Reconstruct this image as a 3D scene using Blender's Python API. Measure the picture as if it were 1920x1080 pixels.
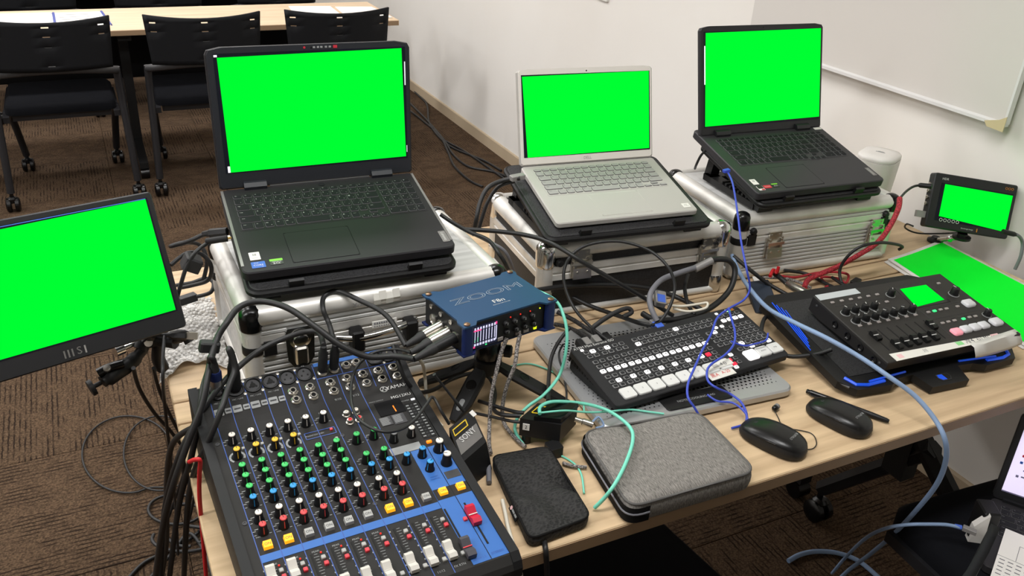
import bpy, math, random
from mathutils import Vector, Matrix, Euler
for o in list(bpy.data.objects): bpy.data.objects.remove(o)
random.seed(4)
S = bpy.context.scene
COL = S.collection
R = math.radians
# ---------------------------------------------------------------- camera
CAMROT = (1.09126786, -0.0512127, -0.44895942)
CAMPOS = Vector((0, 0, 1.60)); FPX = 1628.48
cd = bpy.data.cameras.new('camera'); cam = bpy.data.objects.new('camera', cd); COL.objects.link(cam)
cam.location = CAMPOS; cam.rotation_euler = CAMROT
cd.sensor_width = 36; cd.lens = FPX*36/1920; cd.clip_start = 0.02
S.camera = cam
# ---------------------------------------------------------------- world, exposure
wd = bpy.data.worlds.new('world'); S.world = wd; wd.use_nodes = True
wd.node_tree.nodes['Background'].inputs[0].default_value = (1, 1, 1, 1)
wd.node_tree.nodes['Background'].inputs[1].default_value = 0.08
S.view_settings.view_transform = 'Standard'; S.view_settings.look = 'None'
S.view_settings.exposure = 0.0; S.view_settings.gamma = 1.0; S.view_settings.use_curve_mapping = False
LAMP_W = 21.5
LAMP_COL = (1.0, 1.0, 1.01)
# ---------------------------------------------------------------- helpers
RM = Euler(CAMROT).to_matrix()
def P(x, y, z):
    "a point of the place: on the horizontal plane of height z, seen at photo position x, y"
    v = RM @ Vector(((x-960)/FPX, -(y-540)/FPX, -1.0))
    s = (z-CAMPOS.z)/v.z
    return CAMPOS + v*s
def lin(c):
    return tuple(((v/255)/12.92 if v/255 <= .04045 else ((v/255+.055)/1.055)**2.4) for v in c)
MATS = {}
def mat(name, col, rough=.5, metal=0., spec=None, emit=None, es=1., trans=0., alpha=1., coat=0.):
    m = bpy.data.materials.new(name); m.use_nodes = True
    b = m.node_tree.nodes['Principled BSDF']
    b.inputs['Base Color'].default_value = (*lin(col), 1)
    b.inputs['Roughness'].default_value = rough; b.inputs['Metallic'].default_value = metal
    if spec is not None: b.inputs['Specular IOR Level'].default_value = spec
    if emit is not None:
        b.inputs['Emission Color'].default_value = (*lin(emit), 1); b.inputs['Emission Strength'].default_value = es
    if trans: b.inputs['Transmission Weight'].default_value = trans
    if coat: b.inputs['Coat Weight'].default_value = coat; b.inputs['Coat Roughness'].default_value = .08
    MATS[name] = m
    return m
def nodes(m): return m.node_tree.nodes, m.node_tree.links, m.node_tree.nodes['Principled BSDF']
def texmix(m, c1, c2, scale=(1, 1, 1), nscale=5., detail=3., lo=.35, hi=.65, bump=0., bdist=.001, coords='Object', kind='noise'):
    "two-colour procedural pattern with optional fine relief"
    n, l, b = nodes(m)
    tc = n.new('ShaderNodeTexCoord'); mp = n.new('ShaderNodeMapping'); mp.inputs['Scale'].default_value = scale
    l.new(tc.outputs[coords], mp.inputs[0])
    if kind == 'noise':
        t = n.new('ShaderNodeTexNoise'); t.inputs['Scale'].default_value = nscale; t.inputs['Detail'].default_value = detail
        out = t.outputs['Fac']
    else:
        t = n.new('ShaderNodeTexVoronoi'); t.inputs['Scale'].default_value = nscale; out = t.outputs['Distance']
    l.new(mp.outputs[0], t.inputs['Vector'])
    r = n.new('ShaderNodeValToRGB'); r.color_ramp.elements[0].position = lo; r.color_ramp.elements[1].position = hi
    r.color_ramp.elements[0].color = (*lin(c1), 1); r.color_ramp.elements[1].color = (*lin(c2), 1)
    l.new(out, r.inputs[0]); l.new(r.outputs[0], b.inputs['Base Color'])
    if bump:
        bp = n.new('ShaderNodeBump'); bp.inputs['Strength'].default_value = bump; bp.inputs['Distance'].default_value = bdist
        l.new(out, bp.inputs['Height']); l.new(bp.outputs[0], b.inputs['Normal'])
    return m
class MB:
    def __init__(self): self.v = []; self.f = []; self.mi = []; self.M = None
    def add(self, vs, fs, m=0, M=None):
        o = len(self.v); A = self.M
        for q in vs:
            q = Vector(q)
            if M is not None: q = M @ q
            if A is not None: q = A @ q
            self.v.append(q[:])
        for f in fs: self.f.append(tuple(i+o for i in f)); self.mi.append(m)
        return self
    def box(self, x0, x1, y0, y1, z0, z1, m=0, M=None):
        return self.add([(x0,y0,z0),(x1,y0,z0),(x1,y1,z0),(x0,y1,z0),(x0,y0,z1),(x1,y0,z1),(x1,y1,z1),(x0,y1,z1)],
            [(0,3,2,1),(4,5,6,7),(0,1,5,4),(1,2,6,5),(2,3,7,6),(3,0,4,7)], m, M)
    def rr(self, w, d, r, seg):
        r = min(r, w/2-1e-5, d/2-1e-5); out = []
        for cx, cy, a0 in ((w/2-r, d/2-r, 0), (-w/2+r, d/2-r, 90), (-w/2+r, -d/2+r, 180), (w/2-r, -d/2+r, 270)):
            for k in range(seg+1):
                a = R(a0+90*k/seg); out.append((cx+r*math.cos(a), cy+r*math.sin(a)))
        return out
    def rings(self, rings, m=0, M=None, cap=True, close=True):
        n = len(rings[0]); vs = [q for rg in rings for q in rg]; fs = []
        for k in range(len(rings)-1):
            for i in range(n if close else n-1):
                j = (i+1) % n; fs.append((k*n+i, k*n+j, (k+1)*n+j, (k+1)*n+i))
        if cap: fs.append(tuple(range(n-1, -1, -1))); fs.append(tuple((len(rings)-1)*n+i for i in range(n)))
        return self.add(vs, fs, m, M)
    def slab(self, cx, cy, w, d, z0, z1, r=.004, ch=.001, seg=2, m=0, M=None, chb=0.):
        "rounded rectangle plate with chamfered top edge"
        rg = []
        if chb: rg.append([(x+cx, y+cy, z0) for x, y in self.rr(w-2*chb, d-2*chb, max(r-chb, 1e-4), seg)])
        rg.append([(x+cx, y+cy, z0+chb) for x, y in self.rr(w, d, r, seg)])
        rg.append([(x+cx, y+cy, z1-ch) for x, y in self.rr(w, d, r, seg)])
        if ch: rg.append([(x+cx, y+cy, z1) for x, y in self.rr(w-2*ch, d-2*ch, max(r-ch, 1e-4), seg)])
        return self.rings(rg, m, M)
    def lathe(self, prof, n=16, c=(0, 0, 0), m=0, M=None):
        rg = [[(c[0]+max(r, 1e-5)*math.cos(2*math.pi*i/n), c[1]+max(r, 1e-5)*math.sin(2*math.pi*i/n), c[2]+z) for i in range(n)] for r, z in prof]
        return self.rings(rg, m, M)
    def cyl(self, p0, p1, r0, r1=None, n=12, m=0, M=None):
        p0 = Vector(p0); p1 = Vector(p1); r1 = r0 if r1 is None else r1
        q = (p1-p0).to_track_quat('Z', 'Y').to_matrix(); rg = []
        for p, r in ((p0, r0), (p1, r1)):
            rg.append([(p + q @ Vector((r*math.cos(2*math.pi*i/n), r*math.sin(2*math.pi*i/n), 0)))[:] for i in range(n)])
        return self.rings(rg, m, M)
    def stack(self, p0, p1, prof, n=14, m=0, M=None):
        "solid of revolution along p0-p1, prof = (t along axis in metres, radius)"
        p0 = Vector(p0); a = (Vector(p1)-p0).normalized(); q = a.to_track_quat('Z', 'Y').to_matrix()
        rg = [[(p0+a*t + q @ Vector((max(r, 1e-5)*math.cos(2*math.pi*i/n), max(r, 1e-5)*math.sin(2*math.pi*i/n), 0)))[:] for i in range(n)] for t, r in prof]
        return self.rings(rg, m, M)
    def prism(self, poly, z0, z1, m=0, M=None):
        return self.rings([[(x, y, z0) for x, y in poly], [(x, y, z1) for x, y in poly]], m, M)
    def extx(self, prof, x0, x1, m=0, M=None):
        "profile in y,z swept along x"
        return self.rings([[(x0, y, z) for y, z in prof], [(x1, y, z) for y, z in prof]], m, M)
    def exty(self, prof, y0, y1, m=0, M=None):
        return self.rings([[(x, y0, z) for x, z in prof], [(x, y1, z) for x, z in prof]], m, M)
    def tube(self, pts, r, n=8, m=0, M=None, sub=6, smooth=True):
        pts = [Vector(p) for p in pts]
        path = crom(pts, sub) if smooth and len(pts) > 2 else pts
        rg = []; up = Vector((0.123, 0.31, 0.94)).normalized(); x = None
        for i, p in enumerate(path):
            t = (path[min(i+1, len(path)-1)]-path[max(i-1, 0)])
            if t.length < 1e-9: t = Vector((0, 0, 1))
            t.normalize()
            if x is None: x = t.cross(up)
            x = x - t*x.dot(t)
            if x.length < 1e-6: x = t.orthogonal()
            x.normalize(); y = t.cross(x)
            rr_ = r[min(i*len(r)//len(path), len(r)-1)] if isinstance(r, (list, tuple)) else r
            rg.append([(p+x*rr_*math.cos(2*math.pi*k/n)+y*rr_*math.sin(2*math.pi*k/n))[:] for k in range(n)])
        return self.rings(rg, m, M)
    def quad(self, a, b, c, d, m=0, M=None): return self.add([a, b, c, d], [(0, 1, 2, 3)], m, M)
    def ball(self, c, r, n=12, m=0, M=None, sz=1.):
        k = max(6, n//2)
        return self.lathe([(r*math.sin(math.pi*i/k), -r*sz*math.cos(math.pi*i/k)) for i in range(k+1)], n, c, m, M)
    def mesh(self, name, mats, smooth=None):
        me = bpy.data.meshes.new(name); me.from_pydata(self.v, [], self.f); me.update()
        for mm in (mats if isinstance(mats, (list, tuple)) else [mats]): me.materials.append(MATS[mm] if isinstance(mm, str) else mm)
        me.polygons.foreach_set('material_index', self.mi)
        if smooth:
            me.polygons.foreach_set('use_smooth', [True]*len(me.polygons)); me.set_sharp_from_angle(angle=R(smooth))
        return me
def crom(pts, sub):
    out = []; n = len(pts)
    for i in range(n-1):
        p0 = pts[max(i-1, 0)]; p1 = pts[i]; p2 = pts[i+1]; p3 = pts[min(i+2, n-1)]
        for k in range(sub):
            t = k/sub
            out.append(.5*((2*p1)+(p2-p0)*t+(2*p0-5*p1+4*p2-p3)*t*t+(3*p1-p0-3*p2+p3)*t**3))
    out.append(pts[-1]); return out
def obj(name, mb, mats, parent=None, smooth=None, loc=None, rot=None, M=None):
    me = mb.mesh(name, mats, smooth) if isinstance(mb, MB) else mb
    o = bpy.data.objects.new(name, me); COL.objects.link(o)
    if parent is not None: o.parent = parent
    if loc is not None: o.location = loc
    if rot is not None: o.rotation_euler = rot
    if M is not None: o.matrix_local = M
    return o
def tag(o, label, cat, group=None):
    o['label'] = label; o['category'] = cat
    if group: o['group'] = group
    return o
def thing(name, label, cat, loc=(0, 0, 0), rot=(0, 0, 0), group=None):
    o = bpy.data.objects.new(name, None); COL.objects.link(o); o.empty_display_size = .05
    o.location = loc; o.rotation_euler = rot
    return tag(o, label, cat, group)
def struct(name, mb, mats, smooth=None, parent=None):
    o = obj(name, mb, mats, parent, smooth)
    if parent is None: o['kind'] = 'structure'
    return o
def dup(o, parent=None):
    c = o.copy(); COL.objects.link(c); c.parent = parent
    for ch in list(o.children): dup(ch, c)
    return c
def frame(o, x, y):
    "matrix with origin o, x axis x, y axis near y"
    x = Vector(x).normalized(); z = x.cross(Vector(y)).normalized(); y = z.cross(x)
    m = Matrix((x, y, z)).transposed().to_4x4(); m.translation = Vector(o); return m
TXT = {}
def text_geo(s, outline=0):
    key = (s, outline)
    if key not in TXT:
        c = bpy.data.curves.new('t', 'FONT'); c.body = s; c.size = 1; c.align_x = 'CENTER'; c.align_y = 'CENTER'; c.resolution_u = 2
        if outline: c.fill_mode = 'NONE'; c.bevel_depth = outline; c.bevel_resolution = 0; c.resolution_u = 3
        o = bpy.data.objects.new('t', c)
        me = bpy.data.meshes.new_from_object(o)
        TXT[key] = ([v.co[:] for v in me.vertices], [tuple(p.vertices) for p in me.polygons])
        bpy.data.objects.remove(o); bpy.data.meshes.remove(me); bpy.data.curves.remove(c)
    return TXT[key]
def text(mb, s, x, y, z, size, m=0, rot=0, sx=1., M=None, outline=0):
    vs, fs = text_geo(s, outline); T = Matrix.Translation((x, y, z)) @ Matrix.Rotation(R(rot), 4, 'Z') @ Matrix.Diagonal((size*sx, size, .01 if outline else 1, 1))
    if M is not None: T = M @ T
    mb.add(vs, fs, m, T)
VERT = Matrix.Rotation(R(90), 4, 'X')      # lettering in the xz plane, facing -y
# ---------------------------------------------------------------- materials
def build_materials():
    mat('wall_paint', (234, 230, 224), .75, spec=.2); texmix(MATS['wall_paint'], (233, 229, 223), (237, 234, 229), (1, 1, 1), 1.2, 4)
    mat('ceiling_paint', (235, 233, 228), .9)
    mat('baseboard', (190, 172, 146), .5)
    mat('whiteboard', (214, 210, 205), .45, spec=.25); mat('board_trim', (222, 221, 220), .4)
    for nm, ca, cb in (('wood', (184, 157, 124), (216, 189, 152)), ('wood_pale', (205, 180, 150), (226, 202, 172))):
        m = mat(nm, ca, .5, spec=.3); n, l, b = nodes(m)
        tc = n.new('ShaderNodeTexCoord'); mp = n.new('ShaderNodeMapping'); mp.inputs['Scale'].default_value = (1.1, 22, 22)
        l.new(tc.outputs['Object'], mp.inputs[0])
        t = n.new('ShaderNodeTexNoise'); t.inputs['Scale'].default_value = 2.2; t.inputs['Detail'].default_value = 8; t.inputs['Distortion'].default_value = .35
        l.new(mp.outputs[0], t.inputs[0])
        r = n.new('ShaderNodeValToRGB'); r.color_ramp.elements[0].position = .3; r.color_ramp.elements[1].position = .68
        r.color_ramp.elements[0].color = (*lin(ca), 1); r.color_ramp.elements[1].color = (*lin(cb), 1)
        l.new(t.outputs['Fac'], r.inputs[0]); l.new(r.outputs[0], b.inputs['Base Color'])
    mat('wood_edge', (150, 124, 96), .55)
    m = mat('carpet', (80, 62, 50), .95, spec=.05); n, l, b = nodes(m)
    tc = n.new('ShaderNodeTexCoord'); mp = n.new('ShaderNodeMapping'); mp.inputs['Scale'].default_value = (1, 1, 1); l.new(tc.outputs['Object'], mp.inputs[0])
    wv = n.new('ShaderNodeTexWave'); wv.bands_direction = 'Y'; wv.inputs['Scale'].default_value = 22; wv.inputs['Distortion'].default_value = 1.6; wv.inputs['Detail'].default_value = 2; wv.inputs['Detail Scale'].default_value = 3
    l.new(mp.outputs[0], wv.inputs['Vector'])
    m2 = n.new('ShaderNodeMapping'); m2.inputs['Scale'].default_value = (16, 26, 1); l.new(mp.outputs[0], m2.inputs[0])
    t = n.new('ShaderNodeTexNoise'); t.inputs['Scale'].default_value = 1.; t.inputs['Detail'].default_value = 2.; l.new(m2.outputs[0], t.inputs['Vector'])
    rm = n.new('ShaderNodeMapRange'); rm.inputs[1].default_value = .40; rm.inputs[2].default_value = .60; l.new(t.outputs['Fac'], rm.inputs[0])
    th = n.new('ShaderNodeMapRange'); th.inputs[1].default_value = .35; th.inputs[2].default_value = .12; l.new(wv.outputs['Fac'], th.inputs[0])
    mk = n.new('ShaderNodeMath'); mk.operation = 'MULTIPLY'; l.new(rm.outputs[0], mk.inputs[0]); l.new(th.outputs[0], mk.inputs[1])
    t2 = n.new('ShaderNodeTexNoise'); t2.inputs['Scale'].default_value = 210; t2.inputs['Detail'].default_value = 2; l.new(mp.outputs[0], t2.inputs['Vector'])
    r = n.new('ShaderNodeValToRGB'); r.color_ramp.elements[0].position = .28; r.color_ramp.elements[1].position = .72
    r.color_ramp.elements[0].color = (*lin((54, 43, 34)), 1); r.color_ramp.elements[1].color = (*lin((101, 82, 64)), 1); l.new(t2.outputs['Fac'], r.inputs[0])
    mx = n.new('ShaderNodeMix'); mx.data_type = 'RGBA'; l.new(mk.outputs[0], mx.inputs[0]); l.new(r.outputs[0], mx.inputs[6]); mx.inputs[7].default_value = (*lin((43, 34, 28)), 1)
    l.new(mx.outputs[2], b.inputs['Base Color'])
    bp = n.new('ShaderNodeBump'); bp.inputs['Strength'].default_value = .5; bp.inputs['Distance'].default_value = .004
    l.new(t2.outputs['Fac'], bp.inputs['Height']); l.new(bp.outputs[0], b.inputs['Normal'])
    # plastics and metals
    mat('black_plastic', (20, 20, 21), .5, spec=.35); mat('black_matte', (15, 15, 17), .8, spec=.2); mat('black_gloss', (12, 12, 13), .25, spec=.4)
    mat('black_rubber', (30, 30, 31), .62); mat('cable_black', (26, 26, 27), .5); mat('cable_grey', (112, 112, 118), .55)
    mat('cable_mint', (120, 215, 190), .45); mat('cable_white', (222, 216, 200), .5); mat('cable_lan', (132, 156, 190), .5)
    mat('cable_blue', (58, 78, 190), .45); mat('cable_red', (165, 30, 44), .55); mat('red_cord', (190, 22, 30), .6)
    m = mat('braid_grey', (120, 115, 112), .7); texmix(m, (70, 66, 64), (160, 154, 150), (1, 1, 1), 420, 1, .4, .6)
    m = mat('braid_red', (160, 32, 44), .7); texmix(m, (120, 20, 30), (190, 50, 62), (1, 1, 1), 380, 1, .4, .6)
    m = mat('braid_black', (26, 26, 27), .7); texmix(m, (14, 14, 15), (62, 60, 60), (1, 1, 1), 420, 1, .45, .6)
    mat('lap_dark', (43, 42, 44), .55, spec=.18); mat('lap_key', (36, 36, 39), .7, spec=.15); mat('lap_black', (50, 49, 52), .5, spec=.3); mat('lap_black_key', (30, 30, 33), .7, spec=.15); mat('key_rim', (112, 112, 114), .7, spec=.15)
    mat('bezel', (33, 36, 42), .45); mat('bezel_black', (26, 27, 30), .5); mat('lap_edge', (150, 150, 150), .35, .8)
    mat('dell_silver', (180, 177, 172), .55, .1, spec=.25); mat('dell_key', (158, 156, 154), .6, spec=.2); mat('dell_bezel', (226, 221, 213), .5)
    mat('glass_dark', (20, 24, 34), .4, spec=.2)
    mat('screen_green', (0, 2, 0), 1., emit=(0, 255, 51), es=1.0, spec=0.)
    mat('screen_blue', (60, 90, 160), .4, emit=(72, 116, 205), es=.7); mat('screen_white', (200, 200, 200), .4, emit=(240, 242, 250), es=.8)
    mat('screen_lavender', (200, 200, 220), .4, emit=(222, 208, 236), es=.85); mat('screen_ink', (60, 60, 80), .5, emit=(120, 115, 140), es=.5)
    mat('print_green', (0, 250, 50), .7, spec=.1)
    mat('paper', (244, 241, 236), .8, spec=.1); mat('paper_ink', (120, 120, 124), .8); mat('blue_binding', (70, 84, 160), .5)
    m = mat('alu', (196, 195, 190), .45, .35); texmix(m, (190, 187, 181), (222, 220, 215), (1, 1, 1), 9, 6, .3, .6, .06, .0006)
    m = mat('alu_panel', (182, 183, 182), .58, .15); texmix(m, (182, 182, 180), (208, 208, 206), (.6, 30, 30), 3, 4, .3, .7)
    mat('chrome', (215, 215, 215), .16, 1.); mat('nickel', (200, 196, 188), .28, 1.); mat('gold', (212, 180, 110), .3, 1.)
    m = mat('case_black', (25, 25, 27), .62); texmix(m, (19, 19, 21), (32, 32, 34), (1, 1, 1), 300, 2, .4, .6, .15, .0005)
    mat('alu_stand', (186, 187, 188), .38, .65); mat('hole_dark', (14, 14, 15), .9, spec=.05)
    m = mat('mesh_black', (22, 22, 23), .6); texmix(m, (8, 8, 9), (40, 40, 42), (1, 1, 1), 330, 0, .2, .5, .4, .001, kind='voronoi')
    mat('mixer_body', (34, 34, 35), .6, spec=.3); mat('mixer_panel', (40, 39, 38), .6, spec=.22); mat('mixer_side', (26, 26, 27), .55, spec=.3)
    mat('mixer_blue', (46, 102, 176), .5); mat('mixer_line', (52, 84, 158), .5); mat('print_white', (205, 205, 203), .6); mat('print_grey', (150, 152, 152), .6)
    mat('print_dark', (60, 60, 62), .7)
    mat('knob_black', (16, 16, 17), .5, spec=.35)
    for nm, c in (('white', (232, 224, 214)), ('yellow', (238, 186, 44)), ('green', (62, 196, 100)), ('blue', (42, 150, 216)), ('red', (216, 70, 72)), ('grey', (120, 120, 120))): mat('cap_'+nm, c, .45)
    mat('btn_lit', (255, 170, 40), .4, emit=(255, 176, 20), es=.85); mat('btn_grey', (168, 168, 164), .5); mat('btn_red', (216, 62, 72), .45)
    mat('fader_white', (206, 202, 194), .5); mat('fader_red', (196, 26, 58), .45); mat('fader_dark', (70, 68, 74), .5); mat('slot_black', (8, 8, 8), .8)
    mat('led_red', (200, 30, 20), .4, emit=(235, 40, 20), es=.8); mat('led_orange', (255, 120, 20), .4, emit=(255, 128, 10), es=1.1); mat('led_white', (240, 240, 240), .4, emit=(250, 250, 255), es=1.1)
    mat('led_green', (40, 220, 120), .4, emit=(60, 230, 130), es=.9); mat('led_yellow', (220, 230, 20), .4, emit=(222, 240, 20), es=1.)
    mat('led_blue', (20, 80, 220), .35, emit=(24, 66, 180), es=.45); mat('led_pink', (255, 140, 160), .4, emit=(250, 150, 165), es=.7)
    mat('f8_blue', (36, 74, 112), .4, .35); mat('f8_outline', (120, 134, 150), .5); mat('f8_navy', (28, 44, 96), .4, .3); mat('f8_screen', (14, 14, 30), .3, emit=(22, 22, 50), es=.6)
    mat('f8_bar', (230, 230, 250), .4, emit=(205, 205, 240), es=.8); mat('f8_pink', (240, 60, 130), .4, emit=(240, 70, 140), es=.9)
    mat('atem_body', (36, 36, 38), .6, spec=.3); mat('atem_btn', (44, 44, 46), .6, spec=.2); mat('atem_btn_edge', (128, 128, 128), .6, spec=.2); mat('atem_lit', (240, 240, 240), .5, emit=(255, 250, 248), es=1.0)
    mat('atem_big', (205, 205, 202), .5, emit=(205, 205, 202), es=.18); mat('atem_red', (230, 30, 50), .4, emit=(240, 40, 66), es=1.); mat('usb_blue', (66, 104, 206), .5)
    mat('tape', (226, 224, 216), .65); mat('tape_ink', (40, 42, 60), .7); mat('tape_red', (205, 40, 40), .7); mat('tape_pink', (232, 190, 192), .7); mat('tape_green', (140, 214, 140), .7)
    mat('roland_body', (32, 30, 30), .6, spec=.3); mat('roland_top', (45, 43, 41), .6, spec=.3); mat('roland_btn', (150, 143, 140), .5); mat('roland_pad', (210, 210, 214), .4); mat('roland_pink', (236, 150, 164), .4, emit=(236, 150, 164), es=.35)
    m = mat('pouch_grey', (150, 147, 143), .9, spec=.1); texmix(m, (88, 85, 82), (150, 146, 140), (330, 40, 60), 3.2, 3, .30, .72, .25, .0006)
    mat('pouch_trim', (92, 90, 88), .9); mat('pouch_black', (18, 17, 17), .85, spec=.2)
    m = mat('pouch_mesh', (24, 23, 23), .75); texmix(m, (2, 2, 2), (34, 33, 32), (1, 1.6, 1), 190, 0, .3, .55, .8, .002, kind='voronoi')
    m = mat('bubble', (246, 244, 240), .22, trans=.42, spec=.5); n, l, b = nodes(m)
    tc = n.new('ShaderNodeTexCoord'); t = n.new('ShaderNodeTexVoronoi'); t.inputs['Scale'].default_value = 95; l.new(tc.outputs['Object'], t.inputs['Vector'])
    bp = n.new('ShaderNodeBump'); bp.inputs['Strength'].default_value = .9; bp.inputs['Distance'].default_value = .004; l.new(t.outputs['Distance'], bp.inputs['Height']); l.new(bp.outputs[0], b.inputs['Normal'])
    mat('chair_black', (17, 18, 21), .65, spec=.2); mat('chair_seat', (18, 19, 23), .9, spec=.1); mat('chair_bar', (62, 62, 64), .45, .2); mat('chair_tube', (40, 40, 43), .4, .3)
    mat('mouse_black', (14, 14, 15), .32, spec=.45); mat('mouse_side', (20, 20, 21), .6)
    mat('white_plastic', (228, 225, 220), .4); mat('sticker_white', (228, 226, 220), .6); mat('sticker_blue', (30, 92, 184), .5); mat('sticker_green', (118, 196, 50), .5); mat('sticker_red', (196, 44, 60), .5); mat('sticker_dark', (30, 30, 30), .5)
    mat('brand_plate', (128, 126, 124), .4, .5); mat('orange_print', (206, 130, 40), .5); mat('yellow_line', (222, 190, 40), .5); mat('grey_plug', (150, 148, 146), .4, .3); mat('logo_grey', (150, 148, 144), .5)
    mat('lamp_panel', (255, 255, 255), .5, emit=(255, 248, 236), es=4.)
build_materials()
# ---------------------------------------------------------------- the room
WX = 2.05; TZ = .72
def build_room():
    struct('floor', MB().box(-4.5, WX+.1, -2.5, 8.5, -.1, -.006), 'carpet')
    fl = bpy.data.objects['floor']
    n, l, b = nodes(MATS['carpet'])
    oi = n.new('ShaderNodeObjectInfo'); mu = n.new('ShaderNodeMath'); mu.operation = 'MULTIPLY'; mu.inputs[1].default_value = 37
    va = n.new('ShaderNodeVectorMath'); mp = [x for x in n if x.type == 'MAPPING'][0]
    l.new(oi.outputs['Random'], mu.inputs[0]); l.new(mp.inputs[0].links[0].from_socket, va.inputs[0]); l.new(mu.outputs[0], va.inputs[1]); l.new(va.outputs[0], mp.inputs[0])
    tile = MB().slab(0, 0, .4985, .4985, -.006, 0, .002, .0012, 1).mesh('carpet_tile', 'carpet')
    for i in range(8):
        for j in range(15):
            obj('carpet_tile', tile, None, fl, loc=(WX-.25-.5*i, .02+.5*j, 0), rot=(0, 0, R(90*((i+j) % 2)+180*random.randint(0, 1))))
    struct('wall_right', MB().box(WX, WX+.1, -2.5, 8.5, -.1, 2.7), 'wall_paint')
    struct('wall_back', MB().box(-4.5, WX+.1, 8.5, 8.6, -.1, 2.7), 'wall_paint')
    struct('wall_left', MB().box(-4.6, -4.5, -2.5, 8.5, -.1, 2.7), 'wall_paint')
    struct('wall_front', MB().box(-4.5, WX+.1, -2.6, -2.5, -.1, 2.7), 'wall_paint')
    struct('ceiling', MB().box(-4.6, WX+.1, -2.6, 8.6, 2.6, 2.7), 'ceiling_paint')
    struct('baseboard_right', MB().extx([(0, 0), (.009, 0), (.009, .062), (.005, .068), (0, .068)], 0, 10.9, M=Matrix.Translation((WX, -2.4, 0)) @ Matrix.Rotation(R(90), 4, 'Z')), 'baseboard')
    for i, x in enumerate((-3.2, -1.4, .4)):
        for j, y in enumerate((.7, 2.6, 4.5, 6.6)):
            t = thing('ceiling_light', 'flat white ceiling light panel above the room', 'ceiling light', (x, y, 2.56), group='ceiling light panels')
            obj('housing', MB().slab(0, 0, 1.24, .34, .005, .04, .01, .004, 2), 'white_plastic', t)
            obj('diffuser', MB().slab(0, 0, 1.18, .28, 0, .006, .006, .0, 1), 'lamp_panel', t)
            ld = bpy.data.lights.new('lamp', 'AREA'); ld.shape = 'RECTANGLE'; ld.size = 1.18; ld.size_y = .28; ld.energy = LAMP_W; ld.color = LAMP_COL
            lo = bpy.data.objects.new('lamp', ld); COL.objects.link(lo); lo.parent = t; lo.location = (0, 0, -.004)
    # whiteboard
    y0, y1, z0, z1 = 1.328, 2.30, 1.03, 1.95
    t = thing('whiteboard', 'large pale whiteboard hung on the wall behind the right laptop', 'whiteboard', (WX-.003, (y0+y1)/2, z0))
    hy = (y1-y0)/2
    obj('board', MB().box(-.034, -.020, -hy+.004, hy, .008, z1-z0), 'whiteboard', t); obj('wall_spacer', MB().box(-.020, -.001, -hy+.06, hy-.06, .10, z1-z0-.1), 'board_trim', t)
    obj('bottom_trim', MB().extx([(.02, 0), (.042, 0), (.042, .008), (.036, .012), (.02, .012)], -hy, hy, M=Matrix.Rotation(R(90), 4, 'Z')), 'board_trim', t)
    obj('side_trim', MB().box(-.037, -.02, -hy-.002, -hy+.004, .006, z1-z0), 'board_trim', t)
    obj('corner_tape', MB().prism([(-hy-.006, -.010), (-hy-.006, .028), (-hy+.012, .016), (-hy+.05, .004), (-hy+.04, -.008)], -.0445, -.0425, M=Matrix(((0, 0, 1, 0), (1, 0, 0, 0), (0, 1, 0, 0), (0, 0, 0, 1)))), mat('masking_tape', (205, 190, 150), .7), t)
    p = MB().slab(0, 0, .12, .09, 0, .012, .006, .002, 2)
    t = thing('wall_plate', 'small white wall plate at the top edge above the silver laptop', 'wall plate', (WX, 3.285, 1.06), (0, R(-90), 0))
    obj('cover', p, 'white_plastic', t)
def build_table(name, label, x0, x1, y0, y1, wood, panel=True, legs=(), feet_y=None):
    t = thing(name, label, 'table', ((x0+x1)/2, (y0+y1)/2, 0)); L = (x1-x0)/2; D = (y1-y0)/2
    top = obj('tabletop', MB().slab(0, 0, 2*L, 2*D, TZ-.027, TZ, .004, .002, 2, chb=.002), wood, t, 30)
    obj('edge_band', MB().box(-L+.004, L-.004, -D-.0012, -D+.001, TZ-.0245, TZ-.0035), 'wood_edge', top)
    if panel: obj('modesty_panel', MB().box(-L+.12, L-.12, D-.06, D-.045, TZ-.34, TZ-.03), 'black_matte', t)
    for x in legs:
        x -= (x0+x1)/2
        lg = obj('leg', MB().box(x-.022, x+.022, -.03, .03, .09, TZ-.03).box(x-.03, x+.03, -D+.05, D-.05, TZ-.06, TZ-.027), 'black_plastic', t)
        obj('foot', MB().extx([(-D-.02, .055), (-D-.02, .085), (-.04, .13), (.04, .13), (D+.02, .085), (D+.02, .055), (.04, .08), (-.04, .08)], x-.02, x+.02), 'black_plastic', lg)
        for s in (-1, 1): obj('caster', MB().cyl((x-.02, s*(D+.0), .027), (x+.02, s*(D+.0), .027), .027, n=16).cyl((x, s*(D+.0), .027), (x, s*(D+.0), .06), .008), 'black_gloss', lg, 40)
    return t
def caster(mb, x, y):
    for s in (-1, 1): mb.stack((x+s*.007, y, .032), (x+s*.034, y, .032), [(0, .029), (.002, .032), (.016, .032), (.021, .025), (.023, .01)], 16)
    mb.slab(x, y, .034, .042, .044, .070, .012, .008, 2).cyl((x, y+.005, .06), (x, y+.005, .095), .008)
    return mb
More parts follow.
